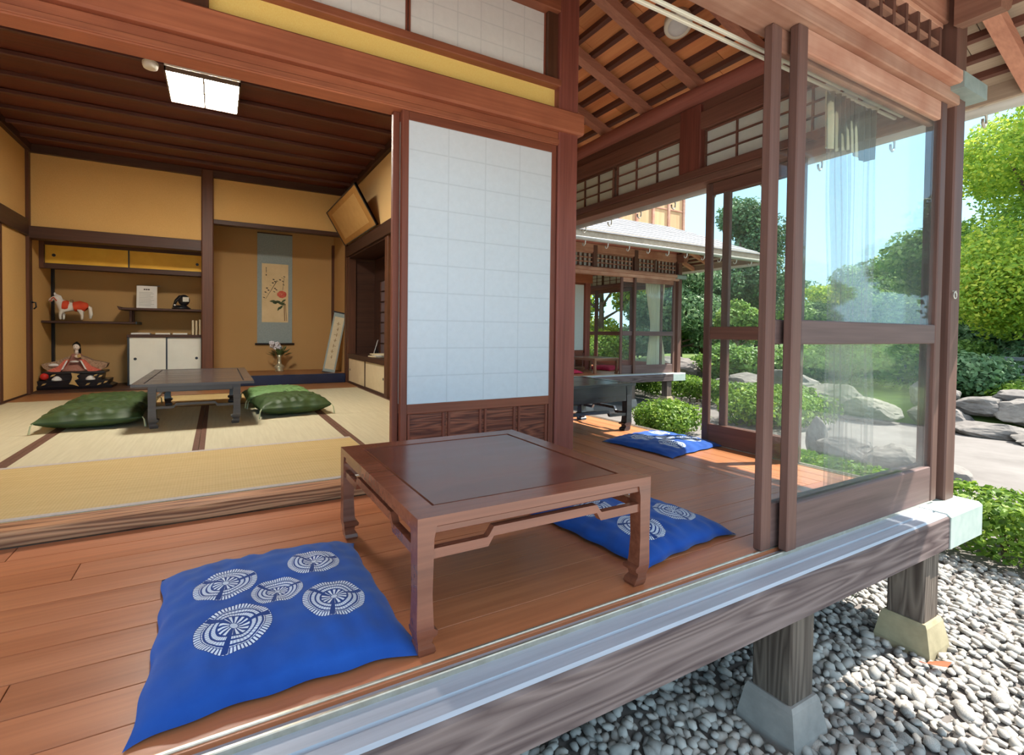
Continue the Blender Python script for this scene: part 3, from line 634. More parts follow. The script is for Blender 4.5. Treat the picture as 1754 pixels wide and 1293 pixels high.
B('corner_post', M['darkz'], wl, RX0, RX0+.03, 6.60, 6.70, .06, 2.74, b=.004); B('cornice', M['darky'], wl, RX0, RX0+.05, 2.3, 6.65, 2.66, 2.74, b=.004)
B('wall_stud', M['darkz'], wl, RX0, RX0+.012, 5.90, 5.95, .06, 1.755, b=.002)
wb = struct('wall_back', 'ochre plaster back wall above the two alcoves', 'wall')
B('plaster', M['ochre'], wb, RX0, -.16, 6.66, 6.74, 1.86, 2.74, b=0); B('plaster', M['ochre'], wb, -.05, RX1, 6.66, 6.74, 2.10, 2.74, b=0)
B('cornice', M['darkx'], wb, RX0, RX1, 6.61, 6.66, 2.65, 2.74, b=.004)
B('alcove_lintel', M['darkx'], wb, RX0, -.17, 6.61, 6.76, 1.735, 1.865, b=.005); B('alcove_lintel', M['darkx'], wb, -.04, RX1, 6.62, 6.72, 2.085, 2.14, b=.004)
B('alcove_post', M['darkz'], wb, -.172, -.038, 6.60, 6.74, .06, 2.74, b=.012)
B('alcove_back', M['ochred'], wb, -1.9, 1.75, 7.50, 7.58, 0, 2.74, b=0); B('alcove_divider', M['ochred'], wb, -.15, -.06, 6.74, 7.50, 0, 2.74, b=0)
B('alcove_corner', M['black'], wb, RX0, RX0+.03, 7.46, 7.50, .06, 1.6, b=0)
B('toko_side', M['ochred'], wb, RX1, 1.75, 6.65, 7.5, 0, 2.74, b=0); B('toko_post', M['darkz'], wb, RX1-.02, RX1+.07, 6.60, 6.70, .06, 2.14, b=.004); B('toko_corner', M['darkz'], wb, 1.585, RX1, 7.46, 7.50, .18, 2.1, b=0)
B('toko_ceiling', M['darkx'], wb, -1.9, 1.75, 6.72, 7.5, 2.60, 2.64, b=0)
tk = struct('trim', 'glossy blue black step at the front of the scroll alcove', 'step')
B('step', M['bluek'], tk, -.04, RX1-.02, 6.62, 6.70, .058, .185, b=.006); B('alcove_floor', M['ita'], tk, -.06, RX1, 6.70, 7.5, .10, .184, b=0)
tn = struct('trim', 'dark floor board of the shelf alcove', 'alcove floor'); B('alcove_floor', M['darkx'], tn, RX0, -.17, 6.65, 7.5, .03, .07, b=.003)
wr = struct('wall_right', 'right wall of the tatami room with a recess above low cupboards', 'wall')
B('plaster', M['wallside'], wr, RX1, 1.78, 2.34, 6.65, 1.95, 2.74, b=0); B('plaster', M['wallside'], wr, RX1+.1, 1.78, 2.34, 4.90, 0, 1.95, b=0)
B('picture_rail', M['darky'], wr, RX1-.03, RX1, 2.34, 6.6, 1.80, 1.95, b=.004); B('cornice', M['darky'], wr, RX1-.05, RX1, 2.3, 6.61, 2.66, 2.74, b=.004)
B('recess_post', M['darkz'], wr, RX1-.01, RX1+.10, 4.84, 4.94, .06, 1.82, b=.004); B('recess_post', M['darkz'], wr, RX1-.01, RX1+.10, 6.53, 6.62, .06, 1.82, b=.004)
B('recess_back', M['darky'], wr, 1.99, 2.02, 4.90, 6.60, 0, 1.95, b=0); B('recess_top', M['darky'], wr, RX1, 2.0, 4.9, 6.6, 1.78, 1.82, b=0)
B('recess_side', M['darkx'], wr, 1.70, 2.0, 6.56, 6.60, 0, 1.95, b=0); B('recess_side', M['darkx'], wr, 1.70, 2.0, 4.90, 4.94, 0, 1.95, b=0)
sh = struct('window', 'small dim shoji inside the recess of the right wall', 'shoji')
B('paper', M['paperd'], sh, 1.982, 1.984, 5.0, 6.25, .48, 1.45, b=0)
for k in range(6): B('muntin', M['darkz'], sh, 1.970, 1.981, 5.0+.245*k, 5.012+.245*k, .47, 1.46, b=0)
for k in range(8): B('muntin', M['darky'], sh, 1.970, 1.981, 5.0, 6.25, .47+.14*k, .482+.14*k, b=0)
ce = struct('ceiling', 'dark board ceiling of the tatami room with slim battens', 'ceiling')
for i in range(12):
    y = 2.30+.364*i; B('ceiling_board', M['ceilx'], ce, -1.9, 1.75, y, y+.372, 2.735+.004*(i % 2), 2.748+.004*(i % 2), b=.002)
    B('ceiling_batten', M['ceilbat'], ce, -1.81, 1.62, y-.016, y+.016, 2.70, 2.735, b=.004)
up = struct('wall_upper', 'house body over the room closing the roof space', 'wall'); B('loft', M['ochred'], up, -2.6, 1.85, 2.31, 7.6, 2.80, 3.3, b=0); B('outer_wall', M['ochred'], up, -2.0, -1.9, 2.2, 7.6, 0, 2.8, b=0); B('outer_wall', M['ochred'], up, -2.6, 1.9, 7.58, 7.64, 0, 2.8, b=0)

# ------------------------------------------------------------------ low tables
def low_table(label, loc, rz, lx, ly, h, lw, tops, over=0., apron=.016, stretch=True, edge=.024, side_ap=None, foot=1.0, frame=.066):
    mt, mb = tops
    t = thing('low_table', label, 'table', loc, rz)
    X, Y = lx/2, ly/2; zt = h-edge
    # mitred frame and inset panel
    a, bq = (X+over, Y+over), (X+over-frame, Y+over-frame)
    def fr(p): 
        m = MB().prism(p, 2, zt, h); m.build('frame_board', mb, t)
    fr([(-a[0], -a[1]), (a[0], -a[1]), (bq[0], -bq[1]), (-bq[0], -bq[1])]); fr([(-a[0], a[1]), (-bq[0], bq[1]), (bq[0], bq[1]), (a[0], a[1])])
    fr([(-a[0], -a[1]), (-bq[0], -bq[1]), (-bq[0], bq[1]), (-a[0], a[1])]); fr([(a[0], -a[1]), (a[0], a[1]), (bq[0], bq[1]), (bq[0], -bq[1])])
    B('groove', M['gap'], t, -bq[0], bq[0], -bq[1], bq[1], zt, h-.006, b=0)
    B('top_panel', mt, t, -bq[0]+.006, bq[0]-.006, -bq[1]+.006, bq[1]-.006, h-.014, h-.0015, b=.003)
    # legs with inward scrolled feet
    w = lw
    for sx in (-1, 1):
        for sy in (-1, 1):
            prof = [(zt, 0, w*1.15), (zt-.03, 0, w), (.15, .001, w*.93), (.085, .0, w), (.068, .0, w*1.04), (.060, .001, w*1.30), (.050, .002, w*1.26), (.043, .004, w*1.02), (.032, .006, w*.98), (.020, .006, w*1.18), (.008, .008, w*1.24), (.0, .012, w*1.16)]
            rl = []
            for z, o0, i0 in prof:
                xs = sorted((sx*(X-o0), sx*(X-i0))); ysn = sorted((sy*(Y-o0), sy*(Y-i0))); rl.append((z, xs[0], xs[1], ysn[0], ysn[1]))
            MB().rings(rl[::-1]).build('leg', mb, t)
    sa = side_ap or apron
    for sy in (-1, 1):
        y0, y1 = sorted((sy*(Y-.004), sy*(Y-.03))); B('apron', mb, t, -X+w, X-w, y0, y1, zt-apron, zt, b=.003)
    for sx in (-1, 1):
        x0, x1 = sorted((sx*(X-.004), sx*(X-.03))); B('apron', mb, t, x0, x1, -Y+w, Y-w, zt-sa, zt, b=.003)
    if stretch:
        z0, th, up = stretch
        def hump(L):
            q = L*.50; e = .016
            lo = [(-L, z0), (-q-e, z0), (-q, z0+up), (q, z0+up), (q+e, z0), (L, z0)]
            hi = [(L, z0+th), (q+e*1.2, z0+th), (q+e*.9, z0+th+.004), (q, z0+up+th), (-q, z0+up+th), (-q-e*.9, z0+th+.004), (-q-e*1.2, z0+th), (-L, z0+th)]
            return lo+hi
        for sy in (-1, 1):
            y0, y1 = sorted((sy*(Y-.006), sy*(Y-.026))); MB().prism(hump(X-w*.9), 1, y0, y1).build('stretcher', mb, t)
        for sx in (-1, 1):
            x0, x1 = sorted((sx*(X-.006), sx*(X-.026))); MB().prism([(u, v) for u, v in hump(Y-w*.9)], 0, x0, x1).build('stretcher', mb, t)
    return t
low_table('polished red brown square low table with inset top in the foreground', (.80, 1.40, 0), 0, .77, .77, .338, .043, (M['tablet'], M['tableb']), 0, .020, (.234, .024, .024))
low_table('black low table with a deep apron on the sunlit right veranda', (2.52, 3.02, 0), 0, .87, .58, .385, .055, (M['tablek'], M['tablek']), .02, .125, (.125, .022, .03), edge=.02)
low_table('long dark grey low table in the middle of the tatami room', (-.14, 4.62, .0605), 0, .60, 1.24, .33, .052, (M['tableg'], M['tableg']), .09, .05, (.14, .018, .02), edge=.018)
low_table('small brown low table on the veranda of the far wing', (6.75, 7.28, 0), 0, .62, .80, .30, .045, (M['tablef'], M['tablef']), .04, .03, None, edge=.022)

# ------------------------------------------------------------------ floor cushions
def cushion_mesh(name, sx, sy, h, mat, seed, wr=1., n=44):
    rim = .50 if wr > 1 else .14; tp = .42 if wr > 1 else .5
    r = random.Random(seed); ph = [r.uniform(0, 6.3) for _ in range(12)]; v = []; f = []
    def pt(i, j, top):
        u, w = 2*i/n-1, 2*j/n-1
        a = (1-abs(u)**3.2)*(1-abs(w)**3.2); t = max(a, 0)**tp
        pin = 1+.035*(abs(u)*abs(w))**6 - .030*(1-abs(w)**2)*abs(u)**8*(.6+.4*math.sin(ph[0])) ; pin2 = 1+.035*(abs(u)*abs(w))**6-.030*(1-abs(u)**2)*abs(w)**8
        x, y = u*sx/2*pin, w*sy/2*pin2
        edge = max(abs(u), abs(w)); wk = math.sin(9*w+ph[1]+3*u)*math.sin(23*u+ph[2])*.0050+math.sin(31*u+4*w+ph[3])*.0018+math.sin(29*w-5*u+ph[4])*.0018
        tuft = -.012*math.exp(-((u)**2+(w)**2)*30)
        z = (h*rim+h*(1-rim)*t+(wk*wr*(.25+edge)+tuft*wr)*t) if top else h*rim*(1-t*.985)
        x += .004*wr*math.sin(13*w+ph[5])*abs(u)**6; y += .004*wr*math.sin(12*u+ph[6])*abs(w)**6
        if wr <= 1: z *= 1-.85*(abs(u)*abs(w))**10
        return (x, y, max(z, .0006))
    for j in range(n+1):
        for i in range(n+1): v.append(pt(i, j, True))
    k = (n+1)**2
    for j in range(n+1):
        for i in range(n+1): v.append(pt(i, j, False))
    for j in range(n):
        for i in range(n):
            a = j*(n+1)+i; f.append((a, a+1, a+n+2, a+n+1)); f.append((k+a, k+a+n+1, k+a+n+2, k+a+1))
    m = MB(); m.add(v, f)
    rimq = [(i, i+1) for i in range(n)]+[(j*(n+1)+n, (j+1)*(n+1)+n) for j in range(n)]+[(n*(n+1)+i+1, n*(n+1)+i) for i in range(n)]+[((j+1)*(n+1), j*(n+1)) for j in range(n)]
    m.f += [(a, a+k, b+k, b) for a, b in rimq]
    return m.mesh(name, mat, True)
def cushion(label, loc, sx, sy, h, mat, seed, rz=0, group=None, tassels=False, wr=1.):
    o = put('zabuton', cushion_mesh('zabuton', sx, sy, h, mat, seed, wr), None, loc, (0, 0, rz)); tag(o, label, 'cushion', group)
    if tassels:
        for a in (-1, 1):
            for b in (-1, 1):
                MB().tube([(a*sx*.505, b*sy*.505, h*.5), (a*(sx*.505+.012), b*(sy*.505+.012), h*.4), (a*(sx*.505+.02), b*(sy*.505+.016), .006)], [.004, .005, .007], 6).build('tassel', M['tassel'], o)
    return o
cushion('large blue zabuton with white wheel prints left of the foreground table', (.143, 1.362, .001), .575, .645, .082, M['zab'], 3)
cushion('blue zabuton with wheel prints half under the right side of the foreground table', (1.485, 1.385, .001), .54, .56, .074, M['zab'], 5, .10)
cushion('blue zabuton partly in sunlight on the right veranda planks', (2.79, 2.30, .001), .60, .53, .055, M['zab'], 8, .12)
cushion('blue zabuton mostly hidden by the pillar behind the black table', (2.70, 3.66, .001), .60, .56, .055, M['zab'], 11, .05)
cushion('dark green silk zabuton at the left of the room table, front one', (-.80, 4.40, .061), .60, .58, .15, M['green'], 21, .04, None, True, 1.6)
cushion('dark green silk zabuton at the left of the room table, rear one', (-.80, 5.03, .061), .60, .56, .15, M['green'], 22, -.03, None, True, 1.6)
cushion('olive green plump zabuton at the right of the room table, front one', (.57, 4.38, .061), .56, .54, .165, M['green'], 23, .1, None, True, 1.6)
cushion('paler green zabuton at the right of the room table, rear one', (.53, 4.99, .061), .58, .54, .16, M['green2'], 24, .03, None, True, 1.6)
cushion('crimson zabuton right of the little brown table in the far wing', (7.52, 7.70, .001), .62, .62, .09, M['red'], 31, .2)
cushion('crimson zabuton peeking out beside the pillar in the far wing', (5.98, 7.30, .001), .60, .60, .09, M['red'], 32, .1)

# ------------------------------------------------------------------ tatami room contents
t = thing('ceiling_lamp', 'lit square paper ceiling lamp in the tatami room', 'lamp', (-.09, 4.30, 2.64))
B('housing', M['white'], t, -.25, .25, -.27, .27, .03, .06, b=.004)
for i in (0, 1):
    for j in (0, 1): B('panel', M['lampon'], t, -.24+.242*i, -.002+.242*i, -.26+.262*j, -.002+.262*j, 0, .03, b=.004)
for a in ((-.25, .25, -.268, -.258), (-.25, .25, .258, .268), (-.25, -.24, -.268, .268), (.24, .25, -.268, .268), (-.006, .006, -.26, .26), (-.24, .24, -.006, .006)): B('frame_bar', M['lampfr'], t, a[0], a[1], a[2], a[3], -.004, .028, b=0)
t = thing('smoke_detector', 'small round white smoke detector left of the ceiling lamp', 'detector', (-.43, 4.12, 2.66))
MB().lathe([(.03, 0), (.045, .006), (.05, .02), (.05, .04)], n=20).build('cover', M['white'], t, True); MB().lathe([(.052, .03), (.052, .044)], n=20).build('collar', M['lamprm'], t)
t = thing('veranda_lamp', 'round frosted ceiling lamp under the right veranda roof', 'lamp', (2.55, 2.04, 2.68)); t.rotation_euler = (math.radians(-20), math.radians(24), 0)
MB().lathe([(.002, 0), (.04, .003), (.062, .018), (.066, .04)], n=28).build('diffuser', M['lampgl'], t, True); MB().lathe([(.064, .016), (.078, .018), (.082, .03), (.08, .085), (.07, .09)], n=28).build('rim', M['lamprm'], t, True)
MB().lathe([(.06, .09), (.055, .13)], n=16).build('mount', M['lamprm'], t)
# scroll
def flat(name, poly, mat, parent, y, th=.0012): return MB().prism(poly, 1, y-th, y).build(name, mat, parent)
sx0, sx1 = .52, 1.0; yb = 7.49
t = thing('hanging_scroll', 'hanging scroll with a red flower painting on a pale blue mount', 'scroll', (.76, yb, .575))
W2 = .242
flat('mount', [(-W2, 0), (W2, 0), (W2, 1.62), (-W2, 1.62)], M['cardg'], t, 0); flat('painting', [(-.18, .32), (.185, .32), (.185, 1.18), (-.18, 1.18)], M['cream'], t, -.0014)
MB().tube([(-W2-.03, -.012, .0), (W2+.03, -.012, .0)], .013, 10).build('roller', M['black'], t, True); MB().tube([(-W2, -.006, 1.62), (W2, -.006, 1.62)], .008, 8).build('top_rod', M['darkx'], t, True)
rr = random.Random(5)
MB().prism([(.13, .34), (.145, .34), (.135, .62), (.12, .62)], 1, -.0042, -.003).prism([(.16, .34), (.168, .34), (.15, .6), (.142, .6)], 1, -.0042, -.003).build('stem', M['branch'], t)
m = MB()
for cx, cz, a, l in ((.02, .62, .2, .10), (.09, .60, -.3, .11), (-.03, .63, .05, .08), (.08, .54, .8, .08), (.05, .52, 1.2, .06), (.12, .64, .6, .07), (.0, .6, -.1, .05)):
    c, s = math.cos(a), math.sin(a); m.prism([(cx+l*(u*c-w*s), cz+l*(u*s+w*c)) for u, w in ((-.6, 0), (-.2, .18), (.2, .2), (.6, 0), (.2, -.18), (-.2, -.16))], 1, -.0042, -.003)
m.build('painted_leaves', M['leafg'], t)
m = MB()
for k in range(9):
    a = k*.7; cx, cz = .095+.035*math.cos(a), .735+.03*math.sin(a); m.prism([(cx+.032*math.cos(q)*(1+.2*math.sin(3*q+k)), cz+.026*math.sin(q)) for q in [i*math.pi/4 for i in range(8)]], 1, -.0058-.0001*k, -.0046)
m.build('painted_flower', M['peony'], t)
m = MB()
for cx, cz in ((.10, .98), (.13, 1.0), (.11, .93), (.07, .95), (.12, .88), (.0, .92), (-.03, .9), (-.06, .86), (-.02, .95), (.03, .93), (-.09, .79), (-.13, .76), (-.10, .74), (-.15, .68), (-.13, .64), (-.15, .72), (-.11, .82), (.02, .80), (-.01, .77), (.0, .82)):
    a = rr.uniform(0, 3); m.prism([(cx+.016*math.cos(q+a), cz+.009*math.sin(q)) for q in [i*math.pi/3 for i in range(6)]], 1, -.0046, -.0034)
for z in (1.11, 1.09, 1.07, 1.05, 1.01, 1.0): m.prism([(-.125, z), (-.113, z+.002), (-.117, z+.014), (-.128, z+.012)], 1, -.0046, -.0034)
m.prism([(.105, .8), (.11, .8), (.13, 1.0), (.126, 1.0)], 1, -.0044, -.003).prism([(-.13, .66), (-.126, .66), (0.03, .93), (.02, .93)], 1, -.0044, -.003)
m.build('painted_twigs', M['ink'], t)
# vase and flowers
t = thing('vase', 'pale metal flower vase on the alcove floor under the scroll', 'vase', (.80, 7.28, .184))
MB().lathe([(.06, 0), (.065, .012), (.05, .025), (.072, .06), (.06, .085), (.028, .11), (.026, .20), (.04, .235), (.036, .235), (.02, .2)], n=22).build('body', M['vase'], t, True)
t = thing('flower_arrangement', 'white flowers and dark leaves standing in the pale vase', 'flowers', (.80, 7.28, .38))
m = MB(); m2 = MB(); rr = random.Random(9)
for k in range(34):
    a, e, l = rr.uniform(0, 6.28), rr.uniform(.4, 1.4), rr.uniform(.1, .22); c = Vector((math.cos(a)*math.cos(e)*l, math.sin(a)*math.cos(e)*l*.6, math.sin(e)*l*.75)); d = c.normalized(); s_ = d.cross(Vector((0, 0, 1))).normalized()*.022
    n_ = s_.cross(d).normalized()*.006
    m.add([c-d*.05, c+s_+n_, c+d*.05, c-s_+n_], [(0, 1, 2), (0, 2, 3)])
for k in range(9): 
    a = k*.7; m.tube([(0, 0, 0), (.03*math.cos(a), .03*math.sin(a), .08), (.09*math.cos(a), .06*math.sin(a), .17)], .0035, 5)
m.build('leaves', M['stem'], t)
for k in range(12):
    c = Vector((-.06+rr.uniform(-.075, .07), rr.uniform(-.06, .03), .17+rr.uniform(-.03, .045)))
    for q in range(5):
        a = q*1.257; m2.ball(c+Vector((.018*math.cos(a), -.006, .018*math.sin(a))), (.015, .007, .015), 6, 4)
m2.build('blossoms', M['petal'], t, True)
# leaning panel
t = thing('leaning_panel', 'tall narrow calligraphy panel leaning in the scroll alcove corner', 'panel', (1.40, 6.80, .186)); t.rotation_euler = (-.03, math.radians(11), math.radians(-8))
B('board', M['cardg'], t, -.085, .085, -.01, .01, 0, .86, b=.002); B('paper', M['bookp'], t, -.065, .065, -.0125, -.0105, .05, .80, b=0); B('top_rod', M['black'], t, -.1, .1, -.014, .012, .855, .875, b=.002); B('bottom_rod', M['black'], t, -.095, .095, -.014, .012, -.004, .012, b=.002)
m = MB()
for k in range(7): m.box(-.02+.012*math.sin(k*2.1), .018+.01*math.cos(k*1.7), -.0135, -.0126, .70-.08*k, .706-.08*k); m.box(-.004+.01*math.sin(k), .004+.01*math.sin(k), -.0135, -.0126, .68-.08*k, .73-.08*k)
m.build('brush_strokes', M['branch'], t)
# plaque leaning out from the right wall
t = thing('framed_plaque', 'long framed calligraphy plaque tilted out from the right wall near the ceiling', 'plaque', (1.585, 5.84, 1.958)); t.rotation_euler = (0, -math.radians(31), 0)
L_, H_ = 1.46, .50
B('backing', M['plaq'], t, -.012, .012, -L_/2, L_/2, 0, H_, b=.002)
for a in ((-L_/2, L_/2, 0, .014), (-L_/2, L_/2, H_-.014, H_), (-L_/2, -L_/2+.014, 0, H_), (L_/2-.014, L_/2, 0, H_)): B('frame_bar', M['black'], t, -.02, .0121, *a, b=.002)
B('paper', M['plaqin'], t, -.0145, -.0122, -L_/2+.17, L_/2-.17, .075, H_-.075, b=0)
# low cupboards on the right wall
t = thing('low_cupboard', 'low cupboard with beige sliding doors under the right wall recess', 'cupboard', (RX1, 5.73, .059))
B('carcass', M['darky'], t, .02, .37, -.80, .80, 0, .345, b=0); B('top_board', M['darky'], t, -.012, .37, -.80, .80, .345, .405, b=.004); B('base_rail', M['darky'], t, -.004, .03, -.80, .80, 0, .03, b=.002)
for k, (a, b) in enumerate(((-.785, -.005), (.005, .785))):
    d = B('sliding_door', M['fusumab'], t, .0 if k else .008, .012 if k else .019, a, b, .032, .343, b=.001); MB().lathe([(.016, 0), (.016, .003)], n=14).xf(Matrix.Rotation(math.radians(-90), 4, 'Y')).build('pull', M['black'], d, False, (.0-.0005 if k else .0075, a+.07 if not k else b-.07, .19))
for a in (-.80, -.004, .786): B('frame_bar', M['darky'], t, -.003, .02, a, a+.014 if a != -.004 else .004, .0, .345, b=.001)
t = thing('card_stand', 'white notice card tilted on the right wall cupboard', 'card', (RX1+.15, 5.86, .465)); t.rotation_euler = (0, math.radians(16), math.radians(-20))
B('card', M['card'], t, -.003, .003, -.11, .11, 0, .21, b=.001); MB().prism([(0, 0), (.09, 0), (.0, .14)], 1, -.02, .02).build('prop', M['darky'], t)
for k, (y, x, mt, rz) in enumerate(((5.52, .14, 'bookp', .1), (5.50, .15, 'card', -.12), (5.47, .16, 'bookp', .22))):
    t = thing('booklet', '%s booklet of the loose pile on the right wall cupboard' % ['lowest', 'middle', 'topmost'][k], 'booklet', (RX1+x, y, .4645+.0145*k), rz); B('pages', M[mt], t, -.10, .10, -.16, .16, 0, .013, b=.001); B('spine', M['branch'], t, .097, .102, -.16, .16, .0005, .0125, b=0)
# shelves and cupboards of the left alcove
t = thing('wall_cupboard', 'upper cupboard with two gold sliding doors in the shelf alcove', 'cupboard', (-.99, 7.05, 1.50))
B('carcass', M['darkx'], t, -.82, .815, .02, .45, 0, .34, b=0); B('bottom_rail', M['darkx'], t, -.82, .815, -.025, .03, -.035, .025, b=.003); B('top_rail', M['darkx'], t, -.82, .815, -.025, .03, .235, .34, b=.003); B('end_post', M['darkz'], t, -.82, -.775, -.028, .03, -.035, .34, b=.003)
for k, (a, b) in enumerate(((-.772, .02), (.032, .81))):
    d = B('sliding_door', M['gold'], t, a, b, .0+.008*k, .012+.008*k, .026, .236, b=.001); MB().lathe([(.018, 0), (.018, .004)], n=14).xf(Matrix.Rotation(math.radians(90), 4, 'X')).build('pull', M['black'], d, False, ((a+.08) if k == 0 else (b-.05), .0+.008*k, .12))
B('door_edge', M['black'], t, .018, .032, -.003, .012, .026, .236, b=0)
t = thing('wall_shelf', 'lower staggered shelf of the alcove, carrying the toy horse', 'shelf', (-1.36, 7.27, .835)); B('board', M['darkx'], t, -.445, .46, -.20, .22, 0, .028, b=.004); B('end_strip', M['black'], t, .46, .475, -.20, .22, -.004, .032, b=.002)
t = thing('wall_shelf', 'upper staggered shelf at the right of the alcove', 'shelf', (-.63, 7.27, 1.01)); B('board', M['darkx'], t, -.42, .46, -.20, .22, 0, .028, b=.004); MB().prism([(-.46, .045), (-.42, .028), (-.42, 0), (-.44, .0)], 1, -.20, .22).build('end_scroll', M['darkx'], t); B('hanger', M['darkz'], t, -.36, -.33, -.02, .02, -.146, 0, b=.003); B('foot_hanger', M['darkz'], t, -.36, -.33, .16, .20, -.146, 0, b=.003)
t = thing('floor_cupboard', 'lower cupboard with two pale sliding doors in the shelf alcove', 'cupboard', (-.575, 7.10, .071))
B('carcass', M['darkx'], t, -.41, .40, .02, .40, 0, .60, b=0); B('top_board', M['darkx'], t, -.42, .40, -.02, .40, .60, .635, b=.003)
for a, b in ((-.415, -.395), (.385, .40)): B('frame_bar', M['black'], t, a, b, -.01, .02, 0, .60, b=.001)
for k, (a, b) in enumerate(((-.394, -.008), (.008, .384))):
    d = B('sliding_door', M['fusuma'], t, a, b, .0+.008*k, .012+.008*k, .012, .598, b=.001); MB().lathe([(.017, 0), (.017, .004)], n=14).xf(Matrix.Rotation(math.radians(90), 4, 'X')).build('pull', M['black'], d, False, ((a+.06) if k == 0 else (b-.05), .008*k, .33))
B('door_edge', M['black'], t, -.009, .009, -.004, .01, .012, .598, b=0)
zt_ = .706
for k, (x, w) in enumerate(((-.86, .20), (-.62, .165), (-.43, .165))):
    t = thing('book', 'book lying flat on the lower alcove cupboard, %s of three' % ['leftmost', 'middle one', 'right one'][k], 'book', (x, 7.22, zt_)); B('cover', M['bookp'] if k else M['card'], t, -w/2, w/2, -.07, .07, 0, .022, b=.002); B('pages', M['white'], t, -w/2+.004, w/2-.004, -.0715, .0715, .004, .018, b=0)
for k in range(3):
    t = thing('book', 'cream book standing upright on the lower alcove cupboard, %s of three' % ['left', 'middle', 'right'][k], 'book', (-.285+.04*k, 7.24, zt_)); hh = (.19, .185, .20)[k]
    B('cover', M['bookp'], t, -.012, .012, -.06, .06, 0, hh, b=.002); B('pages', M['white'], t, -.009, .009, -.058, .0605, .004, hh+.001, b=0)
t = thing('notice_card', 'white printed notice card on the upper alcove shelf', 'card', (-.80, 7.22, 1.039)); t.rotation_euler = (math.radians(-6), 0, 0)
B('card', M['card'], t, -.11, .11, 0, .006, 0, .29, b=.001); B('top_edge', M['black'], t, -.112, .14, -.001, .007, .29, .296, b=0); B('easel', M['black'], t, -.02, .02, .006, .06, 0, .012, b=0)
m = MB()
for k in range(11): m.box(-.085, .06+.02*math.sin(k*2.3), -.0008, .0, .205-.017*k, .2085-.017*k)
m.build('printed_lines', M['inkg'], t); MB().box(-.035, -.017, -.001, .0, .237, .252).box(-.012, .006, -.001, .0, .237, .252).box(.011, .029, -.001, 0, .237, .252).build('printed_title', M['ink'], t)
t = thing('black_ornament', 'small black lacquer ornament at the right of the upper alcove shelf', 'ornament', (-.42, 7.22, 1.039))
m = MB(); m.lathe([(.10, 0), (.11, .012), (.09, .03), (.07, .05)], n=16).build('base', M['black'], t, True)
MB().tube([(-.085, 0, .03), (-.06, 0, .11), (-.01, 0, .16), (.03, 0, .17)], [.016, .02, .03, .02], 8).ball((.03, 0, .12), (.07, .045, .075)).build('body', M['black'], t, True); MB().box(.02, .09, -.052, -.046, .10, .16).build('shiny_plate', M['hook'], t); MB().ball((-.07, -.05, .05), .012).ball((-.02, -.06, .04), .01).build('beads', M['white'], t, True)
t = thing('post_hook', 'small dark iron fitting on the left alcove post', 'fitting', (-1.775, 6.66, 1.02)); B('plate', M['black'], t, -.006, .0, -.03, .03, -.05, .05, b=.002); MB().tube([(0, 0, .03), (.03, 0, .03), (.034, 0, -.02), (.015, 0, -.04)], .008, 8).build('hook', M['black'], t, True)
# toy horse
def skin(name, verts, edges, radii, mat, parent, sub=1):
    me = bpy.data.meshes.new(name); me.from_pydata(verts, edges, []); me.materials.append(mat); o = put(name, me, parent)
    md = o.modifiers.new('skin', 'SKIN'); md.use_smooth_shade = True
    for i, r in enumerate(radii): me.skin_vertices[0].data[i].radius = (r, r) if not isinstance(r, tuple) else r
    me.skin_vertices[0].data[0].use_root = True
    sd = o.modifiers.new('sub', 'SUBSURF'); sd.levels = sub; sd.render_levels = sub; return o
t = thing('toy_horse', 'white toy horse with red blankets on the lower alcove shelf', 'horse', (-1.56, 7.20, .864))
V = [(.0, 0, .17), (.09, 0, .175), (-.09, 0, .175), (-.125, 0, .235), (-.145, 0, .285), (-.185, 0, .25), (-.205, 0, .225), (.12, 0, .165)]
Ed = [(0, 1), (0, 2), (2, 3), (3, 4), (4, 5), (5, 6), (1, 7)]; Rr = [.05, .055, .055, .04, .033, .026, .02, .045]
for bx_, sy, kx in ((-.085, -.03, -.012), (-.085, .03, .01), (.10, -.03, .014), (.10, .03, -.004)):
    i = len(V); V += [(bx_, sy, .11), (bx_+kx, sy, .06), (bx_+kx*.6, sy, .012)]; Ed += [((2 if bx_ < 0 else 1), i), (i, i+1), (i+1, i+2)]; Rr += [.026, .015, .014]
skin('body', V, Ed, Rr, M['horse'], t)
MB().tube([(-.075, 0, .18), (-.045, 0, .178), (-.015, 0, .172)], [.064, .068, .058], 14, False).build('front_blanket', M['redcl'], t, True); MB().tube([(.03, 0, .17), (.08, 0, .178), (.135, 0, .165), (.155, 0, .15)], [.058, .066, .06, .035], 14, False).build('rear_blanket', M['redcl'], t, True)
MB().tube([(.0, 0, .225), (.02, 0, .228)], [.03, .028], 10).build('saddle', M['branch'], t, True); MB().tube([(.155, 0, .19), (.185, 0, .16), (.19, 0, .08), (.185, 0, .03)], [.012, .02, .022, .012], 8).build('tail', M['horse'], t, True)
MB().tube([(-.15, 0, .31), (-.11, 0, .285), (-.085, 0, .235)], [.014, .022, .016], 8).ball((-.15, .018, .315), (.007, .005, .018), 8, 6).ball((-.15, -.018, .315), (.007, .005, .018), 8, 6).build('mane_and_ears', M['white'], t, True)
MB().tube([(-.18, -.026, .25), (-.155, -.034, .275), (-.125, -.042, .235)], .006, 6).tube([(-.195, -.024, .235), (-.17, -.03, .235)], .005, 6).ball((-.165, -.03, .268), .006, 8, 6).build('bridle', M['redcl'], t, True)
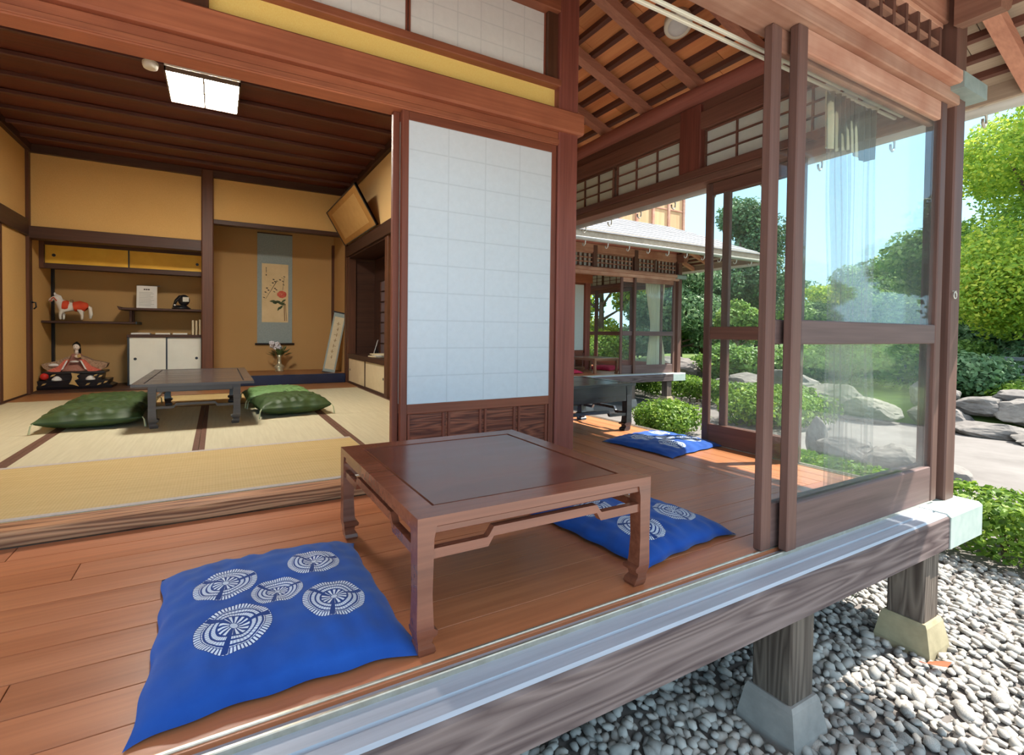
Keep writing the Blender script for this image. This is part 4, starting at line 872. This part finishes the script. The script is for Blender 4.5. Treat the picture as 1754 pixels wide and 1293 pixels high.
# doll on black stand
t = thing('display_stand', 'black two stepped display stand with small gold and red ornaments', 'stand', (-1.48, 7.08, .071))
MB().rings([(0, -.36, .36, -.16, .16), (.03, -.37, .37, -.17, .17), (.05, -.32, .32, -.15, .15), (.10, -.33, .33, -.155, .155)]).build('lower_step', M['black'], t); MB().rings([(.10, -.25, .25, -.12, .12), (.17, -.26, .26, -.125, .125), (.18, -.29, .29, -.14, .14), (.20, -.29, .29, -.14, .14)]).build('upper_step', M['black'], t)
for x in (-.16, .15): MB().lathe([(.05, 0), (.045, .02), (.02, .045), (.002, .052)], (x, -.13, .101), 14).build('white_dish', M['white'], t, True)
MB().ball((-.27, -.13, .15), .04, 14, 10).build('red_ball', M['redball'], t, True)
MB().prism([(-.02, .19), (.06, .175), (.03, .15), (.05, .12), (.01, .1), (.03, .06), (.05, .03), (.0, .05), (-.04, .06), (-.02, .10), (-.01, .14)], 1, -.172, -.165).build('gold_motif', M['goldorn'], t)
m = MB()
for x, z in ((.20, .15), (.25, .14), (-.19, .16), (.24, .05), (-.27, .06), (.13, .05), (.3, .07)): m.prism([(x-.02, z-.012), (x+.01, z-.004), (x+.024, z+.016), (x-.004, z+.012)], 1, -.168-(.006 if z < .1 else 0), -.128)
m.build('gold_flecks', M['goldorn'], t)
t = thing('empress_doll', 'seated court doll in wide coral brocade robes on the black stand', 'doll', (-1.48, 7.07, .272))
MB().lathe([(.20, 0), (.21, .012), (.17, .04), (.12, .075), (.085, .12), (.066, .16), (.05, .195), (.022, .212)], n=22, sx=1, sy=.6).build('body_robe', M['robe3'], t, True)
MB().ball((0, -.02, .285), (.034, .036, .042), 16, 12).tube([(0, -.012, .2), (0, -.015, .26)], [.022, .016], 10).build('head', M['skin'], t, True)
MB().ball((0, -.008, .296), (.040, .040, .043), 16, 12).tube([(0, .01, .30), (0, .035, .24), (0, .045, .13), (0, .06, .06)], [.034, .034, .03, .02], 10).ball((0, 0, .335), (.016, .016, .012), 10, 6).build('hair', M['hair'], t, True)
MB().ball((-.012, -.0535, .288), (.005, .002, .002), 8, 6).ball((.012, -.0535, .288), (.005, .002, .002), 8, 6).ball((0, -.056, .268), (.004, .002, .002), 8, 6).ball((-.012, -.052, .305), (.005, .002, .0015), 6, 4).ball((.012, -.052, .305), (.005, .002, .0015), 6, 4).build('face_features', M['ink'], t, True)
for s_ in (-1, 1):
    MB().prism([(s_*.045, .18), (s_*.09, .165), (s_*.16, .125), (s_*.27, .10), (s_*.31, .085), (s_*.29, .04), (s_*.24, .01), (s_*.15, .0), (s_*.09, .06)], 1, -.07, .05).build('sleeve', M['robe2'], t); MB().prism([(s_*.05, .14), (s_*.09, .135), (s_*.15, .06), (s_*.25, .012), (s_*.20, .0), (s_*.13, .0), (s_*.08, .07)], 1, -.125, -.062).build('sleeve_lining', M['robe1'], t)
    MB().prism([(s_*.055, .13), (s_*.07, .13), (s_*.12, .02), (s_*.10, .03)], 1, -.132, -.126).build('white_trim', M['white'], t)
MB().ball((-.20, -.07, .075), (.05, .035, .02), 10, 6).build('sleeve_fold', M['white'], t, True); MB().prism([(.02, .19), (.05, .20), (.06, .17), (.03, .155)], 1, -.09, -.08).build('fan', M['goldorn'], t); MB().ball((.015, -.065, .175), (.024, .02, .02), 10, 6).build('hands', M['skin'], t, True); MB().ball((.0, -.10, .115), (.045, .02, .012), 12, 6).build('collar_fold', M['white'], t, True)

# ------------------------------------------------------------------ curtains and rails at the veranda openings
t = thing('curtain_rail', 'double white curtain rail inside the front lintel', 'rail', (0, 1.105, 1.865)); 
for y in (-.012, .016): B('rail', M['lamprm'], t, -2.4, 3.0, y, y+.012, -.012, .0, b=.002)
for k in range(5): B('bracket', M['lamprm'], t, -.4+.8*k, -.38+.8*k, -.02, .035, 0, .012, b=.001)
def curtain(label, loc, y, x0, x1, z0, z1, amp, waves, mat, head, pinch=.0):
    t = thing('curtain', label, 'curtain', loc); n = 96; rows = 16; v = []
    for j in range(rows+1):
        z = z1+(z0-z1)*j/rows; k = 1-pinch*math.sin(math.pi*j/rows)**2; sh = .06*j/rows
        for i in range(n+1):
            s = i/n; x = (x0+x1)/2+sh+(x1-x0)*(s-.5)*k
            v.append((x+.004*math.sin(j+s*9), y+amp*(.6+.4*math.sin(s*7))*math.sin(2*math.pi*waves*s)*(1-.15*math.sin(j*.9+s*6)), z))
    MB().add(v, [(j*(n+1)+i, j*(n+1)+i+1, (j+1)*(n+1)+i+1, (j+1)*(n+1)+i) for j in range(rows) for i in range(n)]).build('cloth', mat, t, True)
    h = MB(); vv = [(p[0], p[1]*1.0+.002, p[2]) for p in v[:2*(n+1)]]
    for q in range(n+1): vv[n+1+q] = (vv[n+1+q][0], vv[n+1+q][1], z1-.24-.012*math.sin(q*.11))
    h.add(vv, [(q, q+1, n+2+q, n+1+q) for q in range(n)]).build('heading', head, t, True)
    m = MB()
    for i in range(9):
        x = x0+(x1-x0)*(i+.5)/9; m.tube([(x, y, z1-.01), (x, y+.012, z1+.006), (x, y, z1+.012)], .003, 5)
    m.build('hooks', M['hook'], t, True)['kind'] = 'stuff'; return t
curtain('sheer white curtain gathered behind the front glass near the corner', (0, 0, 0), 1.123, 2.36, 2.78, .03, 1.845, .018, 9, M['curtain'], M['curtc'], .1)
curtain('cream curtain gathered at the corner of the far wing', (fx, fy, 0), 1.123, 2.36, 2.90, .05, 1.845, .03, 9, M['curtc'], M['curtc'], .45)

# ------------------------------------------------------------------ far wing walls and upper storey
fwall = struct('door', 'white paper shoji inside the far wing', 'shoji', (fx, fy, 0)); fwall_bits = fwall
for a, b, nm in ((.83, 1.755, 'r'),):
    B('stile', M['shojiz'], fwall, a, a+.034, 2.21, 2.24, .06, 1.86); B('stile', M['shojiz'], fwall, b-.034, b, 2.21, 2.24, .06, 1.86); B('paper', M['paper'], fwall, a+.034, b-.034, 2.214, 2.216, .42, 1.83, b=0)
    B('rail', M['shojix'], fwall, a, b, 2.21, 2.24, .36, .42); B('rail', M['shojix'], fwall, a, b, 2.21, 2.24, 1.82, 1.86)
    for i in range(4): B('lower_panel', M['elmz'], fwall, a+.03+.2165*i, a+.03+.2165*(i+1)-.012, 2.218, 2.226, .06, .36, b=.002)
    for i in range(5): B('rib', M['shojiz'], fwall, a+.024+.2165*i, a+.036+.2165*i, 2.208, 2.225, .06, .36, b=0)
fw2 = struct('wall_far', 'reddish beams and wall over the shoji inside the far wing', 'wall', (fx, fy, 0))
B('sill', M['elmx'], fw2, -2, 1.757, 2.185, 2.30, 0, .058); B('tie_beam', M['postx'], fw2, -2, 1.925, 2.165, 2.30, 1.86, 2.06); B('plaster', M['yellow'], fw2, -2, 1.757, 2.24, 2.29, 2.06, 2.9, b=0); B('shoji_paper', M['paper'], fw2, -2, .83, 2.22, 2.23, .06, 1.86, b=0)
B('side_plaster', M['yellow'], fw2, 1.80, 1.85, 2.33, 6.0, 2.0, 2.9, b=0); B('side_shoji', M['paper'], fw2, 1.82, 1.83, 2.33, 6.0, .06, 2.0, b=0)
B('loft', M['ochred'], fw2, -2, 1.86, 2.31, 6.2, 2.9, 3.2, b=0)
us = struct('wall_upper', 'tan board and batten upper storey above the far wing roof', 'wall', (0, 0, 0))
ux0, ux1, uy, uz0 = 4.6, 8.66, 6.72, 2.76
B('core', M['ochred'], us, ux0, ux1, uy+.03, uy+4, uz0-.1, 5.2, b=0)
nb = 9; dxp = (ux1-ux0)/nb
for i in range(nb):
    for k in range(5): B('wall_board', M['panelw'], us, ux0+dxp*i+.004, ux0+dxp*(i+1)-.004, uy, uy+.03, uz0+.09+.48*k, uz0+.09+.475+.48*k, b=.003)
for i in range(nb+1): B('batten', M['lintelx'], us, ux0+dxp*i-.03, ux0+dxp*i+.03, uy-.03, uy+.01, uz0, 5.2, b=.003)
for k in range(5): B('batten', M['lintelx'], us, ux0, ux1, uy-.018, uy+.01, uz0+.555+.48*k, uz0+.58+.48*k, b=.002)
B('sill_board', M['weatherx'], us, ux0, ux1+.08, uy-.10, uy+.02, uz0-.02, uz0+.05, b=.004)

# ------------------------------------------------------------------ pebble bed
def pebble_base(seed):
    r = random.Random(seed); import bmesh
    bm = bmesh.new(); bmesh.ops.create_icosphere(bm, subdivisions=2 if seed < 0 else 1, radius=1); v = np.array([x.co[:] for x in bm.verts]); f = [[q.index for q in p.verts] for p in bm.faces]; bm.free()
    v *= 1+.12*np.array([[r.uniform(-1, 1)] for _ in v]); return v, np.array(f)
pb = [pebble_base(i) for i in range(8)]
pm = []
for v, f in pb:
    me = bpy.data.meshes.new('pebble'); me.from_pydata(v.tolist(), [], f.tolist()); me.materials.append(M['stone']); me.polygons.foreach_set('use_smooth', [True]*len(me.polygons)); pm.append(me)
def in_bed(x, y): return (x < 4.12 and not (1.675 < x < 1.895 and .845 < y < 1.045) and not (2.695 < x < 2.915 and .845 < y < 1.045))
pts = []
step = .034
for i in range(int(4.15/step)):
    for j in range(int(3.2/step)):
        x, y = .0+(i+RNG.uniform(-.4, .4))*step, -.35+(j+RNG.uniform(-.4, .4))*step
        if in_bed(x, y) and not (x < .35 and y > 1.6): pts.append((x, y))
for i in range(int(1.6/.038)):
    for j in range(int(1.3/.038)): pts.append((-1.6+(i+RNG.uniform(-.4, .4))*.038, -.35+(j+RNG.uniform(-.4, .4))*.038))
pts = np.array(pts)
ca = .775+.6
dep = pts[:, 0]*math.sin(.4758)+pts[:, 1]*math.cos(.4758)
lat = pts[:, 0]*math.cos(.4758)-pts[:, 1]*math.sin(.4758)
px = 877+877*(.9237*lat/np.maximum(dep, .05)-.1); py = 646+877*(.9237*1.37/np.maximum(dep, .05)-.0698)
vis = (dep > .3) & (px > 900) & (px < 1760) & (py < 1296)
front = vis & ((pts[:, 1] < .86))
order = np.argsort(np.where(front, dep, 99))[:300]; single = set(order.tolist())
AV, AF, AT, off = [], [], [], 0
for k, (x, y) in enumerate(pts):
    L = RNG.uniform(.019, .031) if RNG.random() > .10 else RNG.uniform(.030, .044); sc = (L, L*RNG.uniform(.55, .8), L*RNG.uniform(.35, .55)); rot = (RNG.uniform(-.35, .35), RNG.uniform(-.35, .35), .5+RNG.normal(0, .6)); z = GZ+RNG.uniform(.0, .022)
    b = k % 8
    if k in single:
        o = put('pebble', pm[b], ground, (x, y, z), rot, sc)
    else:
        R = np.array(Matrix.Rotation(rot[2], 3, 'Z') @ Matrix.Rotation(rot[1], 3, 'Y') @ Matrix.Rotation(rot[0], 3, 'X'))
        AV.append((pb[b][0]*sc)@R.T+(x, y, z)); AF.append(pb[b][1]+off); off += len(pb[b][0]); AT.append(np.full(len(pb[b][0]), RNG.random()))
def np_mesh(name, V, F, mat, tone=None, smooth=False):
    me = bpy.data.meshes.new(name); n = F.shape[1]
    me.vertices.add(len(V)); me.vertices.foreach_set('co', np.ascontiguousarray(V, np.float32).ravel()); me.loops.add(F.size); me.loops.foreach_set('vertex_index', np.ascontiguousarray(F, np.int32).ravel())
    me.polygons.add(len(F)); me.polygons.foreach_set('loop_start', np.arange(0, F.size, n, dtype=np.int32)); me.polygons.foreach_set('loop_total', np.full(len(F), n, np.int32))
    if smooth: me.polygons.foreach_set('use_smooth', np.ones(len(F), bool))
    me.materials.append(mat); me.update(calc_edges=True)
    if tone is not None:
        a = me.attributes.new('tone', 'FLOAT', 'POINT'); a.data.foreach_set('value', np.ascontiguousarray(tone, np.float32))
    return me
o = put('pebble_bed', np_mesh('pebble_bed', np.concatenate(AV), np.concatenate(AF), M['stone'], np.concatenate(AT), True), ground); o['kind'] = 'stuff'
t = thing('fallen_leaf', 'single dry orange leaf lying on the sunlit pebbles', 'leaf', (2.64, .80, -.572), -.5)
MB().add([(-.05, 0, .004), (-.02, .018, .0), (.02, .016, .004), (.055, 0, .012), (.02, -.016, .0), (-.02, -.018, .006)], [(0, 1, 2, 3), (0, 3, 4, 5)]).build('blade', M['dryleaf'], t); MB().tube([(-.05, 0, .004), (-.075, .004, .008)], .0015, 5).build('stalk', M['dryleaf'], t)

t = thing('ring_hook', 'small pale metal ring hanging on the corner post', 'hook', (3.115, .930, .975))
MB().tube([(.016*math.cos(a), -.004, .016*math.sin(a)) for a in np.linspace(0, 6.283, 17)], .0028, 6, False).build('ring', M['hook'], t, True); MB().tube([(0, .006, .02), (0, -.008, .018)], .003, 6).build('eye_screw', M['hook'], t)
# ------------------------------------------------------------------ foliage
def leaves(name, blobs, n, size, mat, parent, seed, shell=.55, flat=.3):
    r = np.random.default_rng(seed); vol = np.array([b[3]*b[4]*b[5] for b in blobs])**.67; cnt = np.maximum(1, (n*vol/vol.sum()).astype(int)); P, N, T = [], [], []
    for (cx, cy, cz, rx, ry, rz, *bx_), c in zip(blobs, cnt):
        if bx_:
            d = r.uniform(-1, 1, (c, 3)); ax = r.integers(0, 3, c); s = np.where(r.random(c) < .5, -1, 1); push = r.random(c) < .75
            ax = np.where((ax == 2) & (s < 0), r.integers(0, 2, c), ax); d[np.arange(c)[push], ax[push]] = s[push]*(1-r.random(push.sum())*.18)
        else:
            d = r.normal(size=(c, 3)); d /= np.linalg.norm(d, axis=1)[:, None]; d *= (shell+(1-shell)*r.random((c, 1))**.6)
        wob = 1+.10*np.sin(d[:, :1]*5+seed)+.10*np.sin(d[:, 1:2]*7+cx)
        P.append(d*wob*(rx, ry, rz)+(cx, cy, cz)); q = d/np.maximum(np.linalg.norm(d, axis=1)[:, None], .01)+r.normal(size=(c, 3))*.75; q[:, 2] += flat; N.append(q); T.append(np.clip(r.beta(2.2, 2.2, c)*.8+.2*r.random(), 0, 1))
    P = np.concatenate(P); N = np.concatenate(N); N /= np.linalg.norm(N, axis=1)[:, None]; T = np.concatenate(T); m = len(P)
    a = np.cross(N, r.normal(size=(m, 3))); a /= np.linalg.norm(a, axis=1)[:, None]; b = np.cross(N, a); s = size*r.uniform(.6, 1.3, (m, 1))
    V = np.stack([P-a*s, P+b*s*.55+N*s*.12, P+a*s, P-b*s*.55+N*s*.12], 1).reshape(-1, 3)
    o = put(name, np_mesh(name, V, np.arange(m*4).reshape(-1, 4), mat, np.repeat(T, 4)), parent); o['kind'] = 'stuff'; return o
def hedge(label, loc, sx, sy, h, n, mat, seed, size=.024):
    t = thing('box_hedge', label, 'hedge', loc); r = random.Random(seed)
    leaves('foliage', [(0, 0, h*.60, sx/2, sy/2, h*.40, 1)], n, size, mat, t, seed)
    m = MB()
    for k in range(max(4, int(max(sx, sy)*9))):
        x, y = r.uniform(-.42, .42)*sx, r.uniform(-.46, .46)*sy
        m.tube([(x, y, -.02), (x+r.uniform(-.03, .03), y+r.uniform(-.03, .03), h*.3)], .008, 5)
        for q in range(3): m.tube([(x, y, h*.1), (x+r.uniform(-.14, .14), y+r.uniform(-.14, .14), h*.5)], .004, 4)
    m.build('stems', M['bark'], t)['kind'] = 'stuff'; return t
def bush(label, loc, rx, ry, rz, n, mat, seed, size=.03):
    t = thing('bush', label, 'bush', loc); leaves('foliage', [(0, 0, rz*.95, rx, ry, rz), (rx*.3, 0, rz*1.1, rx*.6, ry*.6, rz*.7), (-rx*.35, ry*.1, rz*.9, rx*.6, ry*.6, rz*.65)], n, size, mat, t, seed)
    m = MB(); r = random.Random(seed)
    for k in range(7): m.tube([(0, 0, -.03), (r.uniform(-.3, .3)*rx, r.uniform(-.3, .3)*ry, rz*.8), (r.uniform(-.7, .7)*rx, r.uniform(-.7, .7)*ry, rz*1.4)], [.02, .014, .006], 5)
    m.build('stems', M['bark'], t)['kind'] = 'stuff'; return t
def tree(label, loc, h, crown, n, mat, seed, size=.09, lean=(0, 0), group=None, th=None, low=.3):
    t = thing('tree', label, 'tree', loc, group=group); r = random.Random(seed); m = MB(); th = th or h*.028
    top = Vector((lean[0], lean[1], h*.75)); m.tube([(0, 0, -.1), top*.25+Vector((r.uniform(-.1, .1), 0, 0)), top*.55, top], [th, th*.85, th*.6, th*.25], 9)
    blobs = []
    nb = 11
    for k in range(nb):
        a = k*2.4+r.uniform(-.3, .3); e = r.uniform(0, 1); rr_ = crown*(.25+.75*math.sin(math.pi*(.25+.65*e))) ; z = h*(low+(.92-low)*e); d = rr_*r.uniform(.45, .8)
        c = Vector((lean[0]*z/h+math.cos(a)*d, lean[1]*z/h+math.sin(a)*d, z)); blobs.append((c.x, c.y, c.z, crown*r.uniform(.42, .62), crown*r.uniform(.42, .62), h*.13*r.uniform(.8, 1.3)))
        m.tube([top*min(.95, z/h*.8), (Vector(c)+top*(z/h*.8))/2+Vector((0, 0, -.1)), c], [th*.4, th*.25, th*.1], 5)
    blobs.append((lean[0], lean[1], h*.9, crown*.5, crown*.5, h*.13)); m.build('trunk', M['bark'], t, True)
    leaves('foliage', blobs, n, size, mat, t, seed, .45); return t
hedge('clipped box hedge along the pebbles right of the corner post', (4.50, .75, GZ), .60, 3.7, .36, 30000, M['lf_hedge'], 1)
hedge('low clipped hedge in front of the far wing corner', (8.95, 6.6, GZ), .9, 4.2, .46, 17000, M['lf_hedge'], 2, .034)
hedge('long clipped hedge behind the far wing supports', (7.6, 9.6, GZ), 3.4, .9, .46, 9000, M['lf_hedge'], 3, .034)
t = thing('grass_tuft', 'small tuft of green grass in the pebbles near the corner support post', 'grass', (2.98, 1.36, -.61)); m = MB(); rg = random.Random(4)
for k in range(60):
    a, l, x, y = rg.uniform(0, 6.28), rg.uniform(.05, .13), rg.gauss(0, .06), rg.gauss(0, .05); dx_, dy_ = math.cos(a), math.sin(a)
    m.add([(x-dy_*.003, y+dx_*.003, 0), (x+dy_*.003, y-dx_*.003, 0), (x+dx_*l*.5, y+dy_*l*.5, l)], [(0, 1, 2)])
m.build('blades', M['stem'], t)['kind'] = 'stuff'
bush('small round bush on the pebbles below the black table', (5.70, 4.62, GZ), .50, .46, .24, 7000, M['lf_hedge'], 4, .026)
bush('wide low bush seen through the narrow right glass door', (7.75, 4.35, GZ), .85, .75, .30, 9000, M['lf_hedge'], 5, .032)
bush('dark shrub on the bank behind the stone wall', (11.7, 3.35, -.3), .55, .65, .42, 7000, M['lf_dark'], 6, .05)
bush('yellow green low shrub along the top of the stone wall', (11.8, 2.2, -.32), .6, 1.5, .22, 8000, M['lf_hedge'], 7, .04)
bush('wide dark shrub behind the big rocks across the path', (12.4, 5.6, -.3), 1.2, 1.6, .5, 9000, M['lf_mid'], 8, .055)
bush('round shrub left of the shaded rocks beyond the path', (11.4, 7.2, -.35), 1.0, 1.0, .45, 7000, M['lf_mid'], 9, .055)
bush('dark leafy shrub behind the rail fence, right part', (15.6, 3.0, -.3), .9, 1.0, .62, 9000, M['lf_dark'], 18, .05)
bush('leafy shrub behind the rail fence, left part', (15.9, 4.9, -.3), .9, .9, .55, 8000, M['lf_mid'], 19, .05)
bush('big dark shrub under the maple crown at the right edge', (17.6, 4.1, -.3), 1.2, 1.6, 1.05, 16000, M['lf_dark'], 21, .06)
bush('bright shrub beyond the glass doors of the far wing', (11.6, 11.9, -.4), 1.0, .9, .55, 9000, M['lf_hedge'], 20, .05)
# raised bank behind the stones
bank = struct('ground', 'raised planted bank beyond the path', 'ground'); V = []; F = []; n1, n2 = 40, 50
for i in range(n1+1):
    for j in range(n2+1):
        x, y = 9.9+(i/n1)**1.6*120, -40+j/n2*120; V.append((x+.3*math.sin(y*.9)*(i > 0), y, -.66 if i == 0 else -.36+.10*math.sin(x*.5+y*.3)*min(1, (x-9.8)/6)+min(1, max(0, (x-12)/60))*1.0))
MB().add(V, [(i*(n2+1)+j, (i+1)*(n2+1)+j, (i+1)*(n2+1)+j+1, i*(n2+1)+j+1) for i in range(n1) for j in range(n2)]).build('bank_soil', M['lawn'], bank, True)
# rocks
def facet(q, seed, r):
    rr = random.Random(seed*13)
    for _ in range(13):
        n = Vector((rr.gauss(0, 1), rr.gauss(0, 1), rr.gauss(0, .8))).normalized(); c = rr.uniform(.68, .92); d = q.dot(n)-c
        if d > 0: q = q-n*d*.88
    from mathutils import noise
    q = q*(1+.05*noise.noise(q*6+Vector((seed, 0, 0)))); return Vector((q.x*r[0]*1.12, q.y*r[1]*1.12, q.z*r[2]*1.12))
def rock(label, loc, r, seed, group=None):
    import bmesh
    from mathutils import noise
    bm = bmesh.new(); bmesh.ops.create_icosphere(bm, subdivisions=4, radius=1)
    for v in bm.verts:
        d = v.co.copy(); k = 1+.28*noise.noise(d*1.3+Vector((seed*3.1, 0, 0)))+.12*noise.noise(d*3.1+Vector((0, seed*1.7, 0))); q = d*k
        q = Vector((math.copysign(abs(q.x)**.85, q.x), math.copysign(abs(q.y)**.85, q.y), q.z)); v.co = facet(q, seed, r)
    me = bpy.data.meshes.new('rock'); bm.to_mesh(me); bm.free(); me.materials.append(M['rock'])
    o = put('rock', me, None, loc); tag(o, label, 'rock', group); return o
G1, G2, G3 = 'stones of the retaining wall beyond the path', 'low boulders edging the near side of the path', 'large rocks across the path behind the glass'
for k, (x, y, z, r) in enumerate([(9.95, 3.1, -.48, (.25, .36, .16)), (9.75, 2.45, -.55, (.30, .42, .13)), (10.3, 2.75, -.26, (.26, .32, .14)), (10.2, 2.2, -.30, (.26, .32, .17)), (10.45, 3.35, -.18, (.28, .30, .20)), (9.5, 1.7, -.56, (.30, .55, .12)), (10.15, 1.55, -.33, (.28, .36, .17)), (10.5, 2.35, -.12, (.22, .30, .12))]):
    rock('%s in the stone bank right of the corner post' % ['rounded stone leftmost at path level', 'broad low stone second at path level', 'stone in the middle row at left', 'large stone in the middle row centre', 'tall pale stone at the left end', 'long flat stone nearest on the path', 'stone in the middle row at right', 'small stone on the top row'][k], (x, y, z), r, k+1, G1)
for k, (x, y, z, r) in enumerate([(6.35, 3.05, -.50, (.09, .10, .26)), (6.3, 2.72, -.54, (.20, .24, .16)), (6.25, 2.28, -.54, (.20, .22, .17)), (6.2, 1.9, -.55, (.20, .20, .15))]):
    rock('%s seen low through the front glass' % ['thin upright stone', 'flat topped boulder beside the upright stone', 'rounded boulder in the middle of the row', 'dark boulder right of the middle', 'small boulder by the door stile'][k], (x, y, z), r, k+20, G2)
for k, (x, y, z, r) in enumerate([(9.9, 5.3, -.34, (.40, .55, .38)), (9.75, 4.5, -.40, (.38, .46, .28)), (9.6, 3.85, -.44, (.34, .42, .20)), (10.3, 6.4, -.42, (.40, .60, .28)), (11.2, 8.8, -.30, (.5, .95, .40))]):
    rock('%s beyond the path' % ['tallest shaded rock', 'rounded shaded rock right of the tallest', 'flat pale rock by the path', 'low rock left of the tallest', 'long grey boulder behind the low hedge'][k], (x, y, z), r, k+40, G3)
# fence
t = thing('rail_fence', 'grey wooden rail fence on the bank at the right edge', 'fence', (13.5, 3.1, -.33))
for k in range(4): B('post', M['fence'], t, -.05, .05, -1.6+1.1*k-.05, -1.5+1.1*k+.05, -.1, .76, b=.006)
for z in (.36, .52, .67): B('rail', M['fence'], t, -.03, .03, -1.9, 2.0, z, z+.07, b=.006)
# trees
tree('maple with yellow green leaves and leaning trunk right of the corner post', (14.9, 3.4, -.35), 7.6, 2.0, 80000, M['lf_maple'], 1, .045, (1.9, -.5), th=.20, low=.26)
tree('second maple standing further right behind the fence', (20.5, 3.6, -.3), 8.6, 2.6, 44000, M['lf_maple'], 2, .065, (.5, -.3), low=.2)
tree('dark broadleaf tree between the maples', (19.5, 5.9, -.3), 4.4, 1.7, 20000, M['lf_mid'], 3, .075, low=.12)
tree('low green tree seen through the right part of the front glass', (24.5, 9.2, -.3), 4.2, 2.1, 24000, M['lf_mid'], 4, .08, low=.12)
tree('low green tree seen through the middle of the front glass', (26.5, 11.6, -.3), 3.5, 2.1, 22000, M['lf_maple'], 5, .08, low=.1)
tree('low green tree seen through the left of the front glass', (22.5, 11.5, -.3), 2.5, 1.8, 18000, M['lf_mid'], 6, .07, low=.1)
tree('tall dark pine like tree behind the narrow glass door', (19.4, 12.3, -.3), 6.6, 1.7, 26000, M['lf_dark'], 7, .075, low=.35)
tree('bushy evergreen left of the pine seen through the narrow glass door', (17.0, 12.2, -.3), 3.6, 1.8, 22000, M['lf_dark'], 8, .07, low=.1)
tree('slender pale trunked small tree beyond the low hedge', (13.2, 8.4, -.35), 2.1, .6, 4000, M['lf_mid'], 9, .06, (.2, .1), th=.06, low=.5)
tree('glossy dark evergreen at the right end of the far wing', (13.6, 10.6, -.35), 3.6, 1.6, 20000, M['lf_dark'], 10, .07, low=.1)
tree('bright maple behind the glass doors of the far wing', (13.6, 14.2, -.35), 5.4, 2.2, 18000, M['lf_maple'], 11, .09, low=.1)
tree('bright green tree behind the left glass of the far wing', (12.6, 16.6, -.35), 5.2, 2.2, 16000, M['lf_maple'], 12, .09, low=.1)
tree('rounded green tree behind the corner of the far wing', (15.6, 13.4, -.35), 3.4, 1.7, 14000, M['lf_mid'], 13, .085, low=.08)
tree('far green tree closing the view left of the pine', (22.5, 16.8, -.3), 5.2, 2.6, 14000, M['lf_mid'], 14, .12, low=.1)
tree('far dark tree behind the slender trunk', (26.0, 15.5, -.3), 4.4, 2.6, 14000, M['lf_dark'], 15, .12, low=.1)
for k, (x, y, h_, c_, mt) in enumerate(((15.5, -7.0, 4.6, 1.9, 'lf_mid'), (18.5, -3.5, 5.0, 2.0, 'lf_dark'))):  # out of view, added for what the front glass reflects
    tree('unseen tree added for the glass reflections, %s' % ['right of the path', 'far right by the fence'][k], (x, y, -.35), h_, c_, 12000, M[mt], 60+k, .12, low=.1)
# distant hill with canopy
hill = struct('hill', 'hazy wooded hill in the distance', 'hill'); V = []; F = []; nu, nv = 90, 24
def hz(u, v): return (25/(1+math.exp((u-.497)/.022))+4*math.exp(-((u-.62)/.1)**2))*math.sin(math.pi*min(1, max(0, v)))**.7+1.2*math.sin(u*60)
from mathutils import noise as _ns
for i in range(nu+1):
    for j in range(nv+1):
        u, v = i/nu, j/nv; x = 120+v*90; y = -30+u*190; V.append((x, y, -2+hz(u, v)+1.5*_ns.noise(Vector((x*.12, y*.12, 0)))))
MB().add(V, [(i*(nv+1)+j, (i+1)*(nv+1)+j, (i+1)*(nv+1)+j+1, i*(nv+1)+j+1) for i in range(nu) for j in range(nv)]).build('slope', M['lawn'], hill, True)
rh = np.random.default_rng(3); blobs = []
for k in range(700):
    u, v = rh.random(), rh.random()*.6; x = 120+v*90; y = -30+u*190; s = rh.uniform(1.6, 3.2); blobs.append((x, y, -2+hz(u, v)+s*.5, s, s, s*1.1))
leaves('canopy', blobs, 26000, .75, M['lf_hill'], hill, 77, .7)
